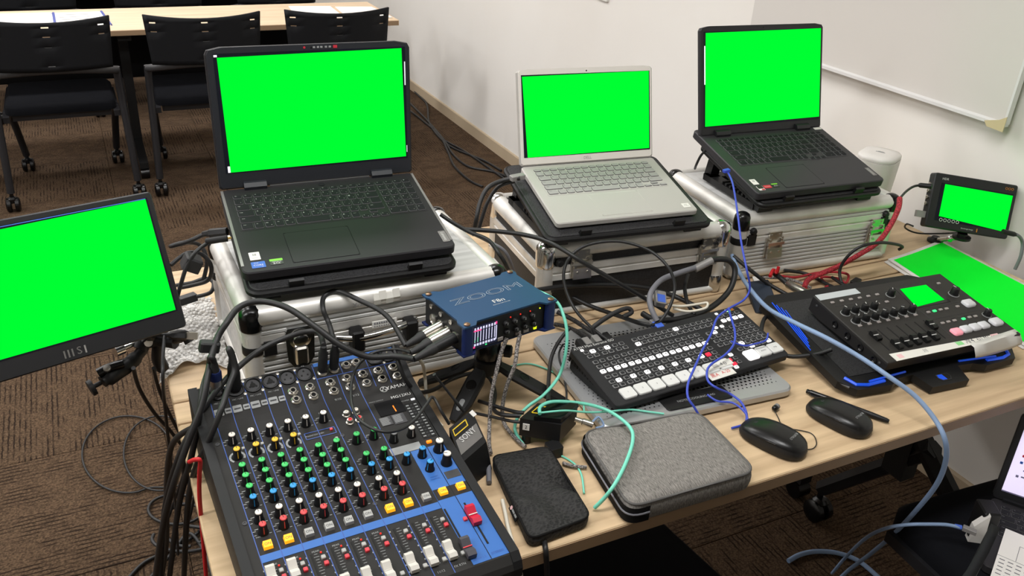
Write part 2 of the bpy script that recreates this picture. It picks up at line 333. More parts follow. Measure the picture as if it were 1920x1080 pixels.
def build_chair(label, loc, rz=0, group=None):
    t = thing('nesting_chair', label, 'chair', loc, (0, 0, rz), group)
    # back panel: curved shell with slots cut through
    xs = [-.23, -.212, -.187, -.015, .012, .185, .21, .23]; zs = [.635, .655, .66, .70, .706, .735, .741, .775, .781, .812, .82, .85]
    hole = {(1, 9), (3, 9), (5, 9), (3, 7), (1, 7), (5, 7), (3, 5), (3, 1)}
    def fx(x, z): return (x*(1+.06*(z-.635)/.2), -.335-.045*(1-(x/.23)**2)-.05*(z-.635), z-.016*(1-(x/.23)**2)*(z > .84))
    cuts = []; seg = []
    for si, (a, b2) in enumerate(zip(xs, xs[1:])):
        k = max(1, round((b2-a)/.045))
        for i in range(k): cuts.append(a+(b2-a)*i/k); seg.append(si)
    cuts.append(xs[-1]); n = len(cuts); mb = MB()
    vs = [fx(x, z) for z in zs for x in cuts]; fs = []
    for j in range(len(zs)-1):
        for i in range(n-1):
            if (seg[i], j) in hole: continue
            fs.append((j*n+i, j*n+i+1, (j+1)*n+i+1, (j+1)*n+i))
    mb.add(vs, fs); bk = obj('backrest', mb, 'chair_black', t, 50)
    so = bk.modifiers.new('thickness', 'SOLIDIFY'); so.thickness = .011; so.offset = 0
    obj('back_bar', MB().tube([(-.245, -.25, .60), (-.2, -.315, .618), (-.1, -.35, .632), (0, -.36, .636), (.1, -.35, .632), (.2, -.315, .618), (.245, -.25, .60)], .017, 8), 'chair_bar', t, 60)
    obj('seat', MB().slab(0, .03, .45, .43, .405, .45, .05, .015, 4), 'chair_seat', t, 50)
    obj('seat_frame', MB().box(-.2, .2, -.16, -.14, .375, .405).box(-.2, .2, .18, .2, .375, .405).box(-.235, -.21, -.2, .22, .38, .405).box(.21, .235, -.2, .22, .38, .405), 'chair_tube', t)
    for s in (-1, 1):
        lg = obj('leg', MB().tube([(s*.245, -.24, .61), (s*.25, -.235, .45), (s*.262, -.262, .085)], .0165, 10, sub=5), 'chair_tube', t, 60)
        obj('caster', caster(MB(), s*.262, -.265), 'black_gloss', lg, 40)
        lg = obj('leg', MB().tube([(s*.222, -.10, .40), (s*.222, .10, .33), (s*.205, .262, .085)], .0165, 10, sub=5), 'chair_tube', t, 60)
        obj('caster', caster(MB(), s*.205, .265), 'black_gloss', lg, 40)
    return t
def sheet(name, label, pts, z, mats, cat, group=None, extra=None):
    q = [P(x, y, z) for x, y in pts]; c = sum(q, Vector())/4
    t = thing(name, label, cat, c, group=group)
    loc = [(v-c)[:2] for v in q]
    obj('page', MB().prism(loc[::-1] if (Vector(loc[1])-Vector(loc[0])).cross(Vector(loc[2])-Vector(loc[1])) < 0 else loc, -.001, .002), mats, t)
    return t, q, c
def build_background():
    build_table('meeting_table', 'long pale oak table with papers behind the row of black chairs', -2.5, 1.535, 4.44, 4.99, 'wood_pale', True, (-1.9, .205, 1.1))
    build_table('meeting_table', 'dark-panelled table behind the second chair row at the picture top', -2.5, 1.535, 5.86, 6.41, 'wood_pale', True, (-1.9, 1.1))
    c0 = build_chair('black chair at the far left of the front chair row', (-.105, 4.445, 0), 0, 'black chairs at the oak tables')
    pos = [('black chair in the middle of the front chair row', .515, 4.44, 0), ('black chair nearest the wall, right behind the big dark laptop', 1.13, 4.45, R(-2)),
           ('leftmost black chair of the second row, cut by the picture top', -.20, 5.84, 0), ('middle black chair of the second row, behind the paper sheets', .46, 5.83, 0), ('right black chair of the second row, next to the wall', 1.13, 5.84, 0)]
    for lb, x, y, rz in pos:
        c = dup(c0); c.location = (x, y, 0); c.rotation_euler = (0, 0, rz); c['label'] = lb
    t, q, c = sheet('paper_sheet', 'blank white page at the left end of the far oak table', [(-30, 45), (-30, 27), (96, 24), (104, 43)], TZ+.002, 'paper', 'paper', 'sheets on the far table')
    t, q, c = sheet('clip_folder', 'printed page in a blue-edged folder on the far oak table', [(105, 55), (100, 25), (190, 22), (208, 47)], TZ+.002, 'paper', 'folder', 'sheets on the far table')
    for a, b2 in ((0, 1), (2, 3)): obj('binding', MB().tube([q[a]-c, q[b2]-c], .007, 6, smooth=False), 'blue_binding', t)
    pr_ = MB(); u = (q[2]-q[1]); v = (q[0]-q[1])
    for k in range(5):
        a = q[1]-c+v*(.15+.15*k)+u*.1+Vector((0, 0, .0026)); pr_.quad(a, a+u*(.5+.3*random.random()), a+u*.6+v*.02, a+v*.02)
    obj('print', pr_, 'paper_ink', t)
    sheet('paper_sheet', 'blank white page on the far table end above the dark laptop', [(556, 34), (541, 12), (619, 12), (646, 33)], TZ+.002, 'paper', 'paper', 'sheets on the far table')
    sheet('paper_sheet', 'rightmost white page, at the corner of the far oak table', [(652, 33), (628, 13), (697, 13), (736, 33)], TZ+.002, 'paper', 'paper', 'sheets on the far table')
def build_front_tables():
    t = build_table('meeting_table', 'near oak laminate table carrying the mixing console and switchers', .05, 1.955, .778, 1.258, 'wood', False, ())
    # folding leg frames
    for x in (-.62, .60):
        y = 0
        lg = obj('leg', MB().box(x-.022, x+.022, .0, .06, .30, TZ-.03).box(x-.03, x+.03, -.18, .2, TZ-.06, TZ-.027).tube([(x, .10, .50), (x, -.40, .115)], .024, 6, smooth=False).tube([(x, -.04, .42), (x, .22, .1)], .022, 6, smooth=False), 'black_plastic', t)
        obj('caster', caster(MB(), x, -.40), 'black_gloss', lg, 40); obj('caster', caster(MB(), x, .215), 'black_gloss', lg, 40)
        obj('cross_beam', MB().box(x-.0, x+.62 if x < 0 else x-.6, .01, .05, .60, .64) if x > 0 else MB().box(x, x+.6, .01, .05, .60, .64), 'black_plastic', lg)
    obj('cable_flap', MB().slab(0, (1.264+1.322)/2-(.778+1.258)/2, 1.905, .058, TZ-.027, TZ, .003, .002, 2), 'wood', t, 30)
    build_table('meeting_table', 'rear oak laminate table under the three metal cases', .05, 1.955, 1.328, 1.835, 'wood', False, (.35, 1.62))
def PY(x, y, Y):
    "a point of the place: on the upright plane at depth Y, seen at photo position x, y"
    v = RM @ Vector(((x-960)/FPX, -(y-540)/FPX, -1.0)); return CAMPOS + v*(Y/v.y)
# ---------------------------------------------------------------- metal cases
def rib_profile(y, z0, z1, pitch=.0092, d=.0032, out=-1):
    "closed y,z profile: ribbed face at y bulging outwards"
    pts = []; z = z0; n = max(1, int((z1-z0)/pitch)); p = (z1-z0)/n
    for k in range(n):
        a = z0+k*p
        pts += [(y, a), (y, a+p*.28), (y+out*d, a+p*.42), (y+out*d, a+p*.86)]
    pts += [(y, z1), (y-out*.004, z1), (y-out*.004, z0)]
    return pts
def rect_latch(t, x, y, z, w=.046, mt='nickel'):
    lt = obj('latch', MB().box(x-w/2, x+w/2, y-.004, y+.002, z-.034, z+.012).box(x-w*.36, x+w*.36, y-.004, y+.002, z+.012, z+.026), mt, t)
    obj('lever', MB().extx([(y-.004, z-.03), (y-.010, z-.036), (y-.013, z-.034), (y-.009, z-.012), (y-.004, z-.010)], x-w*.44, x+w*.44), mt, lt)
    obj('hook', MB().extx([(y-.003, z-.006), (y-.010, z-.004), (y-.011, z+.003), (y-.003, z+.004)], x-w*.48, x+w*.48).box(x-w*.4, x-w*.3, y-.009, y-.003, z-.012, z+.01).box(x+w*.3, x+w*.4, y-.009, y-.003, z-.012, z+.01), mt, lt)
    rv = MB()
    for dx in (-.3, .3):
        for dz in (.019, .008, -.02): rv.cyl((x+dx*w*.8, y-.003, z+dz), (x+dx*w*.8, y-.0062 if dz != -.02 else y-.0125, z+dz), .0028, n=8)
    obj('rivet', rv, 'nickel', lt)
def build_case(label, c, W, D, H, rz, style, latches, bumpers=True):
    t = thing('metal_case', label, 'case', (c[0], c[1], TZ), (0, 0, rz), None)
    black = style == 'black'; pm = 'case_black' if black else 'alu_panel'; r = .0185 if black else .0175
    hw, hd = W/2, D/2; iy = hd-.007; ix = hw-.007; split = H*(.60 if black else .66)
    bands = [(r*.6, split-.014), (split+.014, H-r*.6)]
    obj('body', MB().box(-ix+.006, ix-.006, -iy+.006, iy-.006, .004, H-.008), 'case_black' if black else 'alu_panel', t)
    for nm, M_, half, off in (('front_panel', Matrix(), ix, iy), ('back_panel', Matrix.Rotation(R(180), 4, 'Z'), ix, iy), ('side_panel', Matrix.Rotation(R(90), 4, 'Z'), iy, ix), ('side_panel', Matrix.Rotation(R(-90), 4, 'Z'), iy, ix)):
        mb = MB()
        for z0, z1 in bands:
            if black or nm == 'side_panel': mb.extx([(-off, z0), (-off, z1), (-off+.006, z1), (-off+.006, z0)], -half, half, M=M_)
            else: mb.extx(rib_profile(-off, z0, z1), -half, half, M=M_)
        obj(nm, mb, pm, t)
        # extruded band where lid and box meet
        obj('closing_band', MB().extx([(-off-.003, split-.016), (-off-.003, split-.004), (-off-.0005, split-.002), (-off-.0005, split+.001), (-off-.004, split+.003), (-off-.004, split+.016), (-off+.006, split+.016), (-off+.006, split-.016)], -half, half, M=M_), 'alu', t)
    obj('top_panel', MB().box(-ix, ix, -iy, iy, H-.012, H-.005) if black else MB().box(-ix, ix, -iy, iy, H-.012, H-.005), pm, t)
    for s in (-1, 1):
        # rounded top and bottom edge profiles
        for z in (H-r, r*(.42 if black else .75)):
            rr_ = r if z > H/2 else (r*.4 if black else r*.72)
            obj('edge_rail', MB().cyl((-hw+r, s*(hd-rr_), z), (hw-r, s*(hd-rr_), z), rr_, n=20), 'alu', t, 40)
            obj('edge_rail', MB().cyl((s*(hw-rr_), -hd+r, z), (s*(hw-rr_), hd-r, z), rr_, n=20), 'alu', t, 40)
        for s2 in (-1, 1):
            x, y = s*(hw-r), s2*(hd-r)
            obj('corner_post', MB().cyl((x, y, r*.8), (x, y, H-r), r, n=18), 'alu', t, 40)
            if black:
                cp = MB().lathe([(r*1.05, -.034), (r*1.12, -.030), (r*1.14, -.02), (r*1.16, 0), (r*1.08, r*.55), (r*.85, r*.9), (r*.45, r*1.1), (0, r*1.14)], 18, (x, y, H-r))
                obj('corner_cap', cp, 'chrome', t, 50)
                obj('corner_cap', MB().lathe([(r*1.1, -.006), (r*1.12, .03), (r*1.05, .034)], 18, (x, y, r*.4)), 'chrome', t, 50)
            else:
                obj('corner_cap', MB().lathe([(r*1.06, -.021), (r*1.1, -.018), (r*1.12, 0), (r*1.04, r*.55), (r*.8, r*.9), (r*.4, r*1.08), (0, r*1.12)], 18, (x, y, H-r)), 'black_gloss', t, 50)
                br = MB().lathe([(r*1.04, split-.018), (r*1.07, split-.016), (r*1.07, split-.004), (r*1.04, split-.002)], 18, (x, y, 0))
                br.box(min(x-s*.014, x-s*.034), max(x-s*.014, x-s*.034), min(s2*(hd+.001), s2*(hd-.012)), max(s2*(hd+.001), s2*(hd-.012)), split-.020, split+.006)
                obj('corner_bracket', br, 'black_plastic', t, 40)
            if not bumpers: continue
            sc = MB().stack((x-s*.024, s2*(hd-.008), H-.042), (x-s*.024, s2*(hd+.008), H-.042), [(0, .0085), (.008, .0085), (.013, .006), (.014, 0)], 12)
            obj('bumper', sc, 'black_plastic', t, 40)
    for x, z in latches: rect_latch(t, x, -hd+.001, z)
    return t
def build_cases():
    # left ribbed case
    H = .19
    t = build_case('scuffed ribbed aluminium case under the large dark laptop', (.399, 1.412), .472, .325, H, R(.6), 'rib', [], False)
    hd = .325/2
    x = .135-.236
    x = PY(560, 640, 1.25).x-.399; z = PY(560, 640, 1.25).z-TZ
    lt = obj('key_latch', MB().prism([(x-.024, .02), (x-.02, .03), (x+.02, .03), (x+.024, .02), (x+.022, -.03), (x+.012, -.045), (x-.012, -.045), (x-.022, -.03)], hd-.002, hd+.004, M=Matrix.Translation((0, 0, z)) @ Matrix.Rotation(R(90), 4, 'X')), 'chrome', t)
    obj('dome', MB().stack((x, -hd-.003, z+.008), (x, -hd-.03, z+.004), [(0, .018), (.003, .018), (.0045, .013), (.007, .012), (.0085, .008), (.009, 0)], 18), 'chrome', lt, 40)
    obj('lever', MB().slab(0, 0, .022, .034, .003, .012, .004, .003, 2, M=Matrix.Translation((x, -hd, z-.022)) @ VERT), 'nickel', lt)
    obj('button', MB().cyl((x, -hd-.004, z-.042), (x, -hd-.012, z-.042), .008), 'black_plastic', lt, 40)
    a = PY(640, 627, 1.25); a = Vector((a.x-.399, -hd, a.z-TZ))
    h = obj('handle', MB().tube([(a.x-.012, -hd-.006, a.z), (a.x+.03, -hd-.018, a.z-.002), (a.x+.095, -hd-.018, a.z+.004), (a.x+.13, -hd-.006, a.z+.006)], .0065, 8), 'chrome', t, 60)
    for dx in (.022, .118): obj('handle_mount', MB().slab(a.x+dx, 0, .022, .04, 0, .024, .004, .003, 2, M=Matrix.Translation((0, -hd+.001, a.z-.008)) @ Matrix.Rotation(R(90), 4, 'X')), 'black_plastic', h)
    b = PY(718, 604, 1.25); lb = MB().box(b.x-.399-.022, b.x-.399+.022, -hd-.0035, -hd-.0015, b.z-TZ-.006, b.z-TZ+.006)
    s = obj('sticker', lb, 'sticker_white', t)
    tx = MB()
    for k in range(9): tx.box(b.x-.399-.019+.0042*k, b.x-.399-.0160+.0042*k, -hd-.0039, -hd-.0035, b.z-TZ+.0003, b.z-TZ+.004); tx.box(b.x-.399-.019+.0042*k, b.x-.399-.0165+.0042*k, -hd-.0039, -hd-.0035, b.z-TZ-.0042, b.z-TZ-.0024)
    obj('sticker_print', tx, 'paper_ink', s)['kind'] = 'stuff'
    b = PY(668, 563, 1.25)
    tx = MB(); text(tx, 'X 2', b.x-.399, 0, 0, .012, M=Matrix.Translation((0, -hd-.0006, H-.019)) @ VERT); obj('lettering', tx, 'print_grey', t)
    b = PY(722, 554, 1.25); tp = MB(); k = b.x-.399
    for i, (dx, dz) in enumerate(((-.016, -.001), (-.006, .003), (.006, -.002), (.018, .003))): tp.extx([(-hd-.0005, H-.024+dz), (-hd-.0022, H-.016), (-hd+.002, H-.0045+dz), (-hd+.003, H-.0055), (-hd-.001, H-.016), (-hd+.0, H-.024)], k+dx-.006, k+dx+.0065)
    obj('torn_tape', tp, 'tape', t)
    # middle black case
    H = .165; c = Vector((.763, 1.362, 0)); u = Vector((1, -.0725, 0)).normalized(); v = Vector((-u.y, u.x, 0))
    rz = math.atan2(u.y, u.x); W, D = .453, .305; cc = c+u*W/2+v*D/2
    inv = Matrix.Translation((cc.x, cc.y, TZ)) @ Matrix.Rotation(rz, 4, 'Z'); inv = inv.inverted()
    l1 = inv @ PY(1091, 502, 1.35); l2 = inv @ PY(1325, 475, 1.335)
    t = build_case('black flight case with bright rails under the silver laptop', cc, W, D, H, rz, 'black', [(l1.x, l1.z+.012), (l2.x, l2.z+.012)])
    # right ribbed case
    H = .165; c = Vector((1.257, 1.358, 0)); u = Vector((1, -.062, 0)).normalized(); v = Vector((-u.y, u.x, 0)); rz = math.atan2(u.y, u.x); W, D = .467, .315; cc = c+u*W/2+v*D/2
    inv = (Matrix.Translation((cc.x, cc.y, TZ)) @ Matrix.Rotation(rz, 4, 'Z')).inverted()
    l1 = inv @ PY(1453, 462, 1.345); l2 = inv @ PY(1640, 435, 1.333)
    t = build_case('ribbed aluminium case under the right-hand black laptop', cc, W, D, H, rz, 'rib', [(l1.x, l1.z+.008), (l2.x, l2.z+.008)])
# ---------------------------------------------------------------- laptops
ROWS = ['` 1 2 3 4 5 6 7 8 9 0 - ^ \\ BS', 'Tab Q W E R T Y U I O P @ [ Ent', 'Caps A S D F G H J K L ; : ] ', 'Shift Z X C V B N M , . / _ Shift', 'Ctrl Fn W Alt M sp K A Ctrl']
def key_mesh(cache, w, d, m, h=.0016):
    k = (round(w, 5), round(d, 5), m)
    if k not in cache: cache[k] = MB().slab(0, 0, w, d, 0, h*.55, min(.0018, d*.2), 0, 1, m=1).slab(0, 0, w-.0008, d-.0008, h*.5, h, min(.0018, d*.2), .0003, 1).mesh('key', [m, 'key_rim'] if m != 'dell_key' else [m, 'print_dark'])
    return cache[k]
def keyboard(base, x0, x1, y0, y1, kmat, lmat, numpad, zt, frow=.62):
    "keys on the deck between x0..x1 and y0 (rear) .. y1 (front)"
    cache = {}; leg = MB(); rows = 5+frow; ph = (y0-y1)/rows; gap = .0026
    units = 15.0+(4.2 if numpad else 0); U = (x1-x0)/units
    def put(ux, w, y, d, s=None):
        cx = x0+(ux+w/2)*U; obj('key', key_mesh(cache, w*U-gap, d-gap, kmat), None, base, loc=(cx, y, zt))
        if s and s.strip():
            sz = .0042 if len(s) == 1 else .0028
            text(leg, s, cx-w*U*.5+.0022+ .0012*len(s)**.8+.0015, y+d*.14, zt+.00175, sz)
            if len(s) == 1: text(leg, random.choice('acerosntumz'), cx+U*.18, y-d*.2, zt+.00175, .0032)
    y = y0-ph*frow/2
    nf = 15 if not numpad else 19
    for k in range(nf): put(k*units/nf, units/nf, y, ph*frow, ('Esc' if k == 0 else 'F%d' % k) if k < 13 else ('Del' if k == 14 else 'Pr'))
    y = y0-ph*frow-ph/2
    W_ = [[1]*15, [1.5]+[1]*12+[1.5], [1.75]+[1]*12+[1.25], [2.2]+[1]*11+[1.8], [1.3, 1, 1, 1, 1.1, 3.6, 1.1, 1, 1]]
    for ri in range(5):
        x = 0; lab = ROWS[ri].split(' ')
        for k, w in enumerate(W_[ri]):
            lb = lab[k] if k < len(lab) else ''
            put(x, w, y, ph, '' if lb == 'sp' else lb); x += w
        if ri == 4:
            for k in range(3):
                if k == 1: put(x, 1, y+ph*.25, ph*.5, '')
                put(x, 1, y-ph*.25-(ph*.18 if numpad else 0), ph*.5 if not numpad else ph*.62, '<v>'[k]); x += 1
        if numpad:
            nl = [['NL', '/', '*', '-'], ['7', '8', '9', ''], ['4', '5', '6', '+'], ['1', '2', '3', ''], ['0', '', '.', 'En']][ri]
            for k in range(4):
                if ri == 4 and k == 1: continue
                put(15.2+k, 2 if (ri == 4 and k == 0) else 1, y, ph, nl[k])
        y -= ph
    obj('key_legends', leg, lmat, base)
def build_laptop(label, hinge, yaw, pitch, lid, w, d, h, st):
    t = thing('laptop', label, 'laptop', hinge, (R(pitch), 0, R(yaw)))
    th = st['th']; ext = st.get('ext', 0)
    base = obj('base', MB().slab(0, -d/2+ext/2, w, d+ext, -th, 0, st.get('r', .012), .002, 4, chb=.004), st['deck'], t, 40)
    if st.get('rim'):
        for s in (-1, 1): obj('side_trim', MB().box(s*(w/2-.005), s*(w/2-.0005), -d+.02, -.004, -.001, .0006), st['rim'], base)
    k = st['kb']
    obj('keyboard_well', MB().slab((k[0]+k[1])/2, (k[2]+k[3])/2, k[1]-k[0]+.006, k[2]-k[3]+.006, -.0005, .0003, .004, .0, 2), st['well'], base)
    keyboard(base, *k, st['key'], st['leg'], st['num'], .0003)
    tp = st['pad']; obj('touchpad', MB().slab((tp[0]+tp[1])/2, (tp[2]+tp[3])/2, tp[1]-tp[0], tp[2]-tp[3], -.001, .0005, .004, .0002, 2), st['padm'], base)
    gr = MB(); gx0, gx1, gy0, gy1 = tp
    for a in ((gx0-.0008, gx0, gy1, gy0), (gx1, gx1+.0008, gy1, gy0), (gx0, gx1, gy1-.0008, gy1), (gx0, gx1, gy0, gy0+.0008)): gr.box(a[0], a[1], a[2], a[3], 0, .0004)
    obj('touchpad_groove', gr, 'black_matte' if st['well'] != 'dell_silver' else 'alu', base)
    # lid: local x across, z up, front faces -y
    L = obj('lid', MB(), st['lidm'], t); L.rotation_euler = (-R(lid), 0, 0)
    cut = st.get('cut', 0.)
    poly = [(-w/2, .004), (-w/2, h-cut-.006), (-w/2+.004, h-cut*.4-.002), (-w/2+.02+cut, h), (w/2-.02-cut, h), (w/2-.004, h-cut*.4-.002), (w/2, h-cut-.006), (w/2, .004), (w/2-.004, 0), (-w/2+.004, 0)]
    m = MB().rings([[(x*.985, .001, .002+z*.992) for x, z in poly], [(x, .0022, z) for x, z in poly], [(x, .0085, z) for x, z in poly]]); L.data = m.mesh('lid', st['lidm'])
    obj('bezel', MB().rings([[(x*.985, .0012, .002+z*.992) for x, z in poly], [(x*.982, -.0002, .003+z*.988) for x, z in poly]]), st['bezel'], L)
    s = st['scr']
    sc = obj('screen', MB().box(s[0], s[1], -.0008, -.0001, s[2], s[3]), 'glass_dark', L)
    g = st['green']; y = -.0011
    obj('screen_image', MB().add([(g[0][0], y, g[0][1]), (g[1][0], y, g[1][1]), (g[2][0], y, g[2][1]), (g[3][0], y, g[3][1])], [(0, 1, 2, 3)]), 'screen_green', sc)
    for hx in st['hinges']:
        obj('hinge', MB().extx([(-.008, -.003), (-.009, .006), (-.003, .012), (.006, .012), (.008, -.003)], hx-.02, hx+.02), st['hm'], t, 30)
    if st.get('strip'): obj('hinge_strip', MB().box(-.092, .094, -.003, -.0005, -.001, .0022), 'lap_edge', base)
    obj('webcam', MB().cyl((0, -.0004, h-.006), (0, .001, h-.006), .0016, n=8), 'black_gloss', L)
    return t, base, L
def sticker(base, x, y, w, d, m, z=.0003, name='sticker', rot=0):
    return obj(name, MB().slab(0, 0, w, d, 0, .0004, .0008, 0, 1), m, base, loc=(x, y, z), rot=(0, 0, R(rot)))
def stext(o, items, m):
    mb = MB()
    for s, x, y, sz, rot in items: text(mb, s, x, y, .00055, sz, rot=rot)
    obj('lettering', mb, m, o)
def build_stand(label, hinge, yaw, pitch, w, d, off, zcase, x0, drop, tilt_extra=0):
    "cooling stand: tilted mesh tray carried on feet above the case top"
    t = thing('cooling_stand', label, 'laptop stand', hinge, (R(pitch), 0, R(yaw)))
    y1 = off; yc = y1+d/2   # front edge at y1
    z = -drop
    tr = obj('tray', MB().slab(x0, yc, w, d, z-.016, z-.003, .022, .003, 5, chb=.004), 'black_plastic', t, 40)
    obj('mesh_top', MB().slab(x0, yc, w-.014, d-.014, z-.004, z-.001, .016, .001, 4), 'mesh_black', tr, 40)
    for s in (-1, 1): obj('front_stop', MB().extx([(y1+.004, z-.004), (y1+.002, z+.010), (y1+.006, z+.012), (y1+.014, z-.002)], x0+s*w*.28-.012, x0+s*w*.28+.012), 'black_plastic', tr)
    # feet down to the case top (local plane that stays level)
    p = R(pitch); hz = hinge[2]
    def level(y, zz): # local z at depth y for world height zz
        return (zz-hz-y*math.sin(p))/math.cos(p)
    for s in (-1, 1):
        ft = MB(); X = x0+s*(w/2-.035)
        yb = yc+d*.36; zb = level(yb, zcase+.001)
        ft.box(X-.012, X+.012, yb-.012, yb+.012, zb+.001, z-.014)
        obj('rear_leg', ft, 'black_plastic', t)
        yf = y1+.03; zf = level(yf, zcase+.001)
        obj('front_foot', MB().box(X-.02, X+.02, yf-.012, yf+.012, zf+.001, max(z-.014, zf+.002)), 'black_rubber', t)
    # level base frame lying on the case
    fr = MB(); Mx = Matrix.Rotation(-p, 4, 'X'); ya, yb2 = y1+.05, y1+d*.93; zb = zcase-hz
    for X in (x0-w/2+.012, x0+w/2-.042): fr.box(X, X+.03, ya, yb2, zb+.001, zb+.016, M=Mx)
    fr.box(x0-w/2+.012, x0+w/2-.012, yb2-.03, yb2, zb+.001, zb+.016, M=Mx).box(x0-w/2+.042, x0+w/2-.042, ya+.01, ya+.02, zb+.001, zb+.010, M=Mx)
    bf = obj('base_frame', fr, 'black_plastic', t)
    for k in range(7): obj('ridge', MB().box(x0-w/2+.015, x0-w/2+.038, ya+.03+.016*k, ya+.036+.016*k, zb+.016, zb+.0215, M=Mx), 'black_rubber', bf)
    return t
def build_laptops():
    zc1, zc2 = TZ+.19, TZ+.165
    h1 = (.370, 1.5299, 1.0084)
    st = dict(th=.019, deck='lap_dark', rim='brand_plate', well='lap_dark', key='lap_key', leg='print_white', num=True, kb=(-.163, .166, -.024, -.137), pad=(-.098, .012, -.160, -.247), padm='lap_dark',
              lidm='lap_dark', bezel='bezel', scr=(-.1665, .1715, .030, .240), green=[(-.158, .0315), (.1685, .0335), (.1645, .2375), (-.1605, .2335)], hinges=(-.118, .118), hm='bezel', cut=.006, r=.012, strip=1)
    t, base, L = build_laptop('large dark grey laptop with stickers, on the scuffed ribbed case', h1, -2.36, 10.06, 13.51, .3605, .26, .25, st)
    s = sticker(base, -.155, -.216, .017, .022, 'sticker_white'); stext(s, [('====', 0, -.006, .004, 0), ('III', 0, .003, .009, 0)], 'sticker_dark')
    s = sticker(base, -.153, -.241, .022, .017, 'sticker_blue'); stext(s, [('intel', -.003, .005, .004, 0), ('CORE', 0, -.0015, .006, 0), ('i7', .006, -.0065, .003, 0)], 'print_white')
    s = sticker(base, -.124, -.2335, .021, .006, 'sticker_green'); s = sticker(base, -.124, -.2415, .021, .010, 'sticker_dark'); stext(s, [('GEFORCE', 0, .0024, .0035, 0), ('RTX', 0, -.0022, .006, 0)], 'print_white')
    s = sticker(base, .168, -.2265, .013, .034, 'brand_plate'); stext(s, [('Lenovo', 0, 0, .0085, -90)], 'print_white')
    obj('power_button', MB().lathe([(.006, 0), (.006, .0008), (0, .0009)], 16, (0, -.013, 0)), 'lap_key', base)
    b = MB()
    for k, x in enumerate((.005, .012, .018, .026, .033)): b.box(x-.002, x+.002, -.0012, -.0003, .2435, .2465)
    obj('camera_marks', b, 'print_grey', L); obj('record_mark', MB().box(.039, .046, -.0013, -.0003, .2425, .2475).cyl((-.012, -.0012, .245), (-.012, 0, .245), .002), 'sticker_red', L)
    q = MB()
    for a in ((-.1625, -.1582, .0315, .043), (.1690, .1708, .170, .213), (.1702, .1712, .042, .055), (-.1655, -.160, .2345, .238)): q.box(a[0], a[1], -.00105, -.0008, a[2], a[3])
    obj('screen_edge_window', q, 'screen_white', L)
    build_stand('black mesh cooling stand under the large dark laptop', h1, -2.36, 10.06, .358, .285, -.284, zc1, 0.0, .0215)
    # silver laptop
    h2 = (.9713, 1.5548, .9746)
    st = dict(th=.014, deck='dell_silver', well='dell_silver', key='dell_key', leg='print_dark', num=False, kb=(-.138, .137, -.016, -.117), pad=(-.055, .058, -.128, -.205), padm='dell_silver',
              lidm='dell_silver', bezel='dell_bezel', scr=(-.1505, .1525, .018, .190), green=[(-.1425, .018), (.150, .021), (.1505, .1895), (-.1485, .187)], hinges=(), hm='dell_silver', r=.008)
    t, base, L = build_laptop('slim silver laptop on the black flight case', h2, -5.87, 11.28, 26.97, .3186, .2177, .2009, st)
    s = sticker(base, .140, -.197, .017, .015, 'sticker_white'); stext(s, [('intel', 0, .003, .004, 0), ('CORE i5', 0, -.002, .003, 0)], 'sticker_dark')
    tx = MB(); text(tx, 'DELL', -.002, 0, 0, .0085, M=Matrix.Translation((0, -.0006, .0095)) @ VERT); obj('lettering', tx, 'logo_grey', L)
    build_stand('wide black mesh cooling stand under the silver laptop', h2, -5.87, 11.28, .375, .285, -.245, zc2, .0, .015)
    # right laptop
    h3 = (1.4771, 1.5798, .9901)
    st = dict(th=.020, ext=.034, deck='lap_black', well='lap_black', key='lap_black_key', leg='print_grey', num=True, kb=(-.150, .158, -.020, -.136), pad=(-.095, .010, -.156, -.238), padm='lap_black',
              lidm='lap_black', bezel='bezel_black', scr=(-.168, .172, .020, .240), green=[(-.1655, .0225), (.172, .0265), (.1705, .240), (-.1635, .237)], hinges=(-.118, .118), hm='bezel_black', cut=.004, r=.01)
    t, base, L = build_laptop('black laptop with red stickers, on the right ribbed case', h3, -3.83, 12.03, 27.74, .3579, .2501, .2521, st)
    s = sticker(base, -.160, -.205, .015, .021, 'sticker_white'); stext(s, [('III', 0, .003, .009, 0)], 'sticker_dark')
    s = sticker(base, -.159, -.2305, .016, .017, 'sticker_white'); sticker(s, 0, .003, .014, .010, 'sticker_dark', .0005); sticker(s, .003, -.006, .008, .004, 'sticker_red', .0005)
    s = sticker(base, -.139, -.2275, .019, .011, 'sticker_red'); stext(s, [('RADEON', 0, 0, .0035, 0)], 'print_white')
    s = sticker(base, -.117, -.226, .016, .013, 'sticker_dark'); sticker(s, 0, .005, .016, .004, 'sticker_green', .0005); stext(s, [('RTX', 0, -.002, .005, 0)], 'print_white')
    s = sticker(base, .166, -.212, .012, .034, 'brand_plate'); stext(s, [('Lenovo', 0, 0, .0085, -90)], 'print_white')
    sticker(base, .164, -.006, .022, .010, 'sticker_white')
    q = MB().box(-.1675, -.1645, -.00105, -.0008, .12, .208); obj('screen_edge_window', q, 'screen_white', L)
    build_stand('black folding cooling stand under the right-hand black laptop', h3, -3.83, 12.03, .352, .27, -.262, zc2, .004, .021)
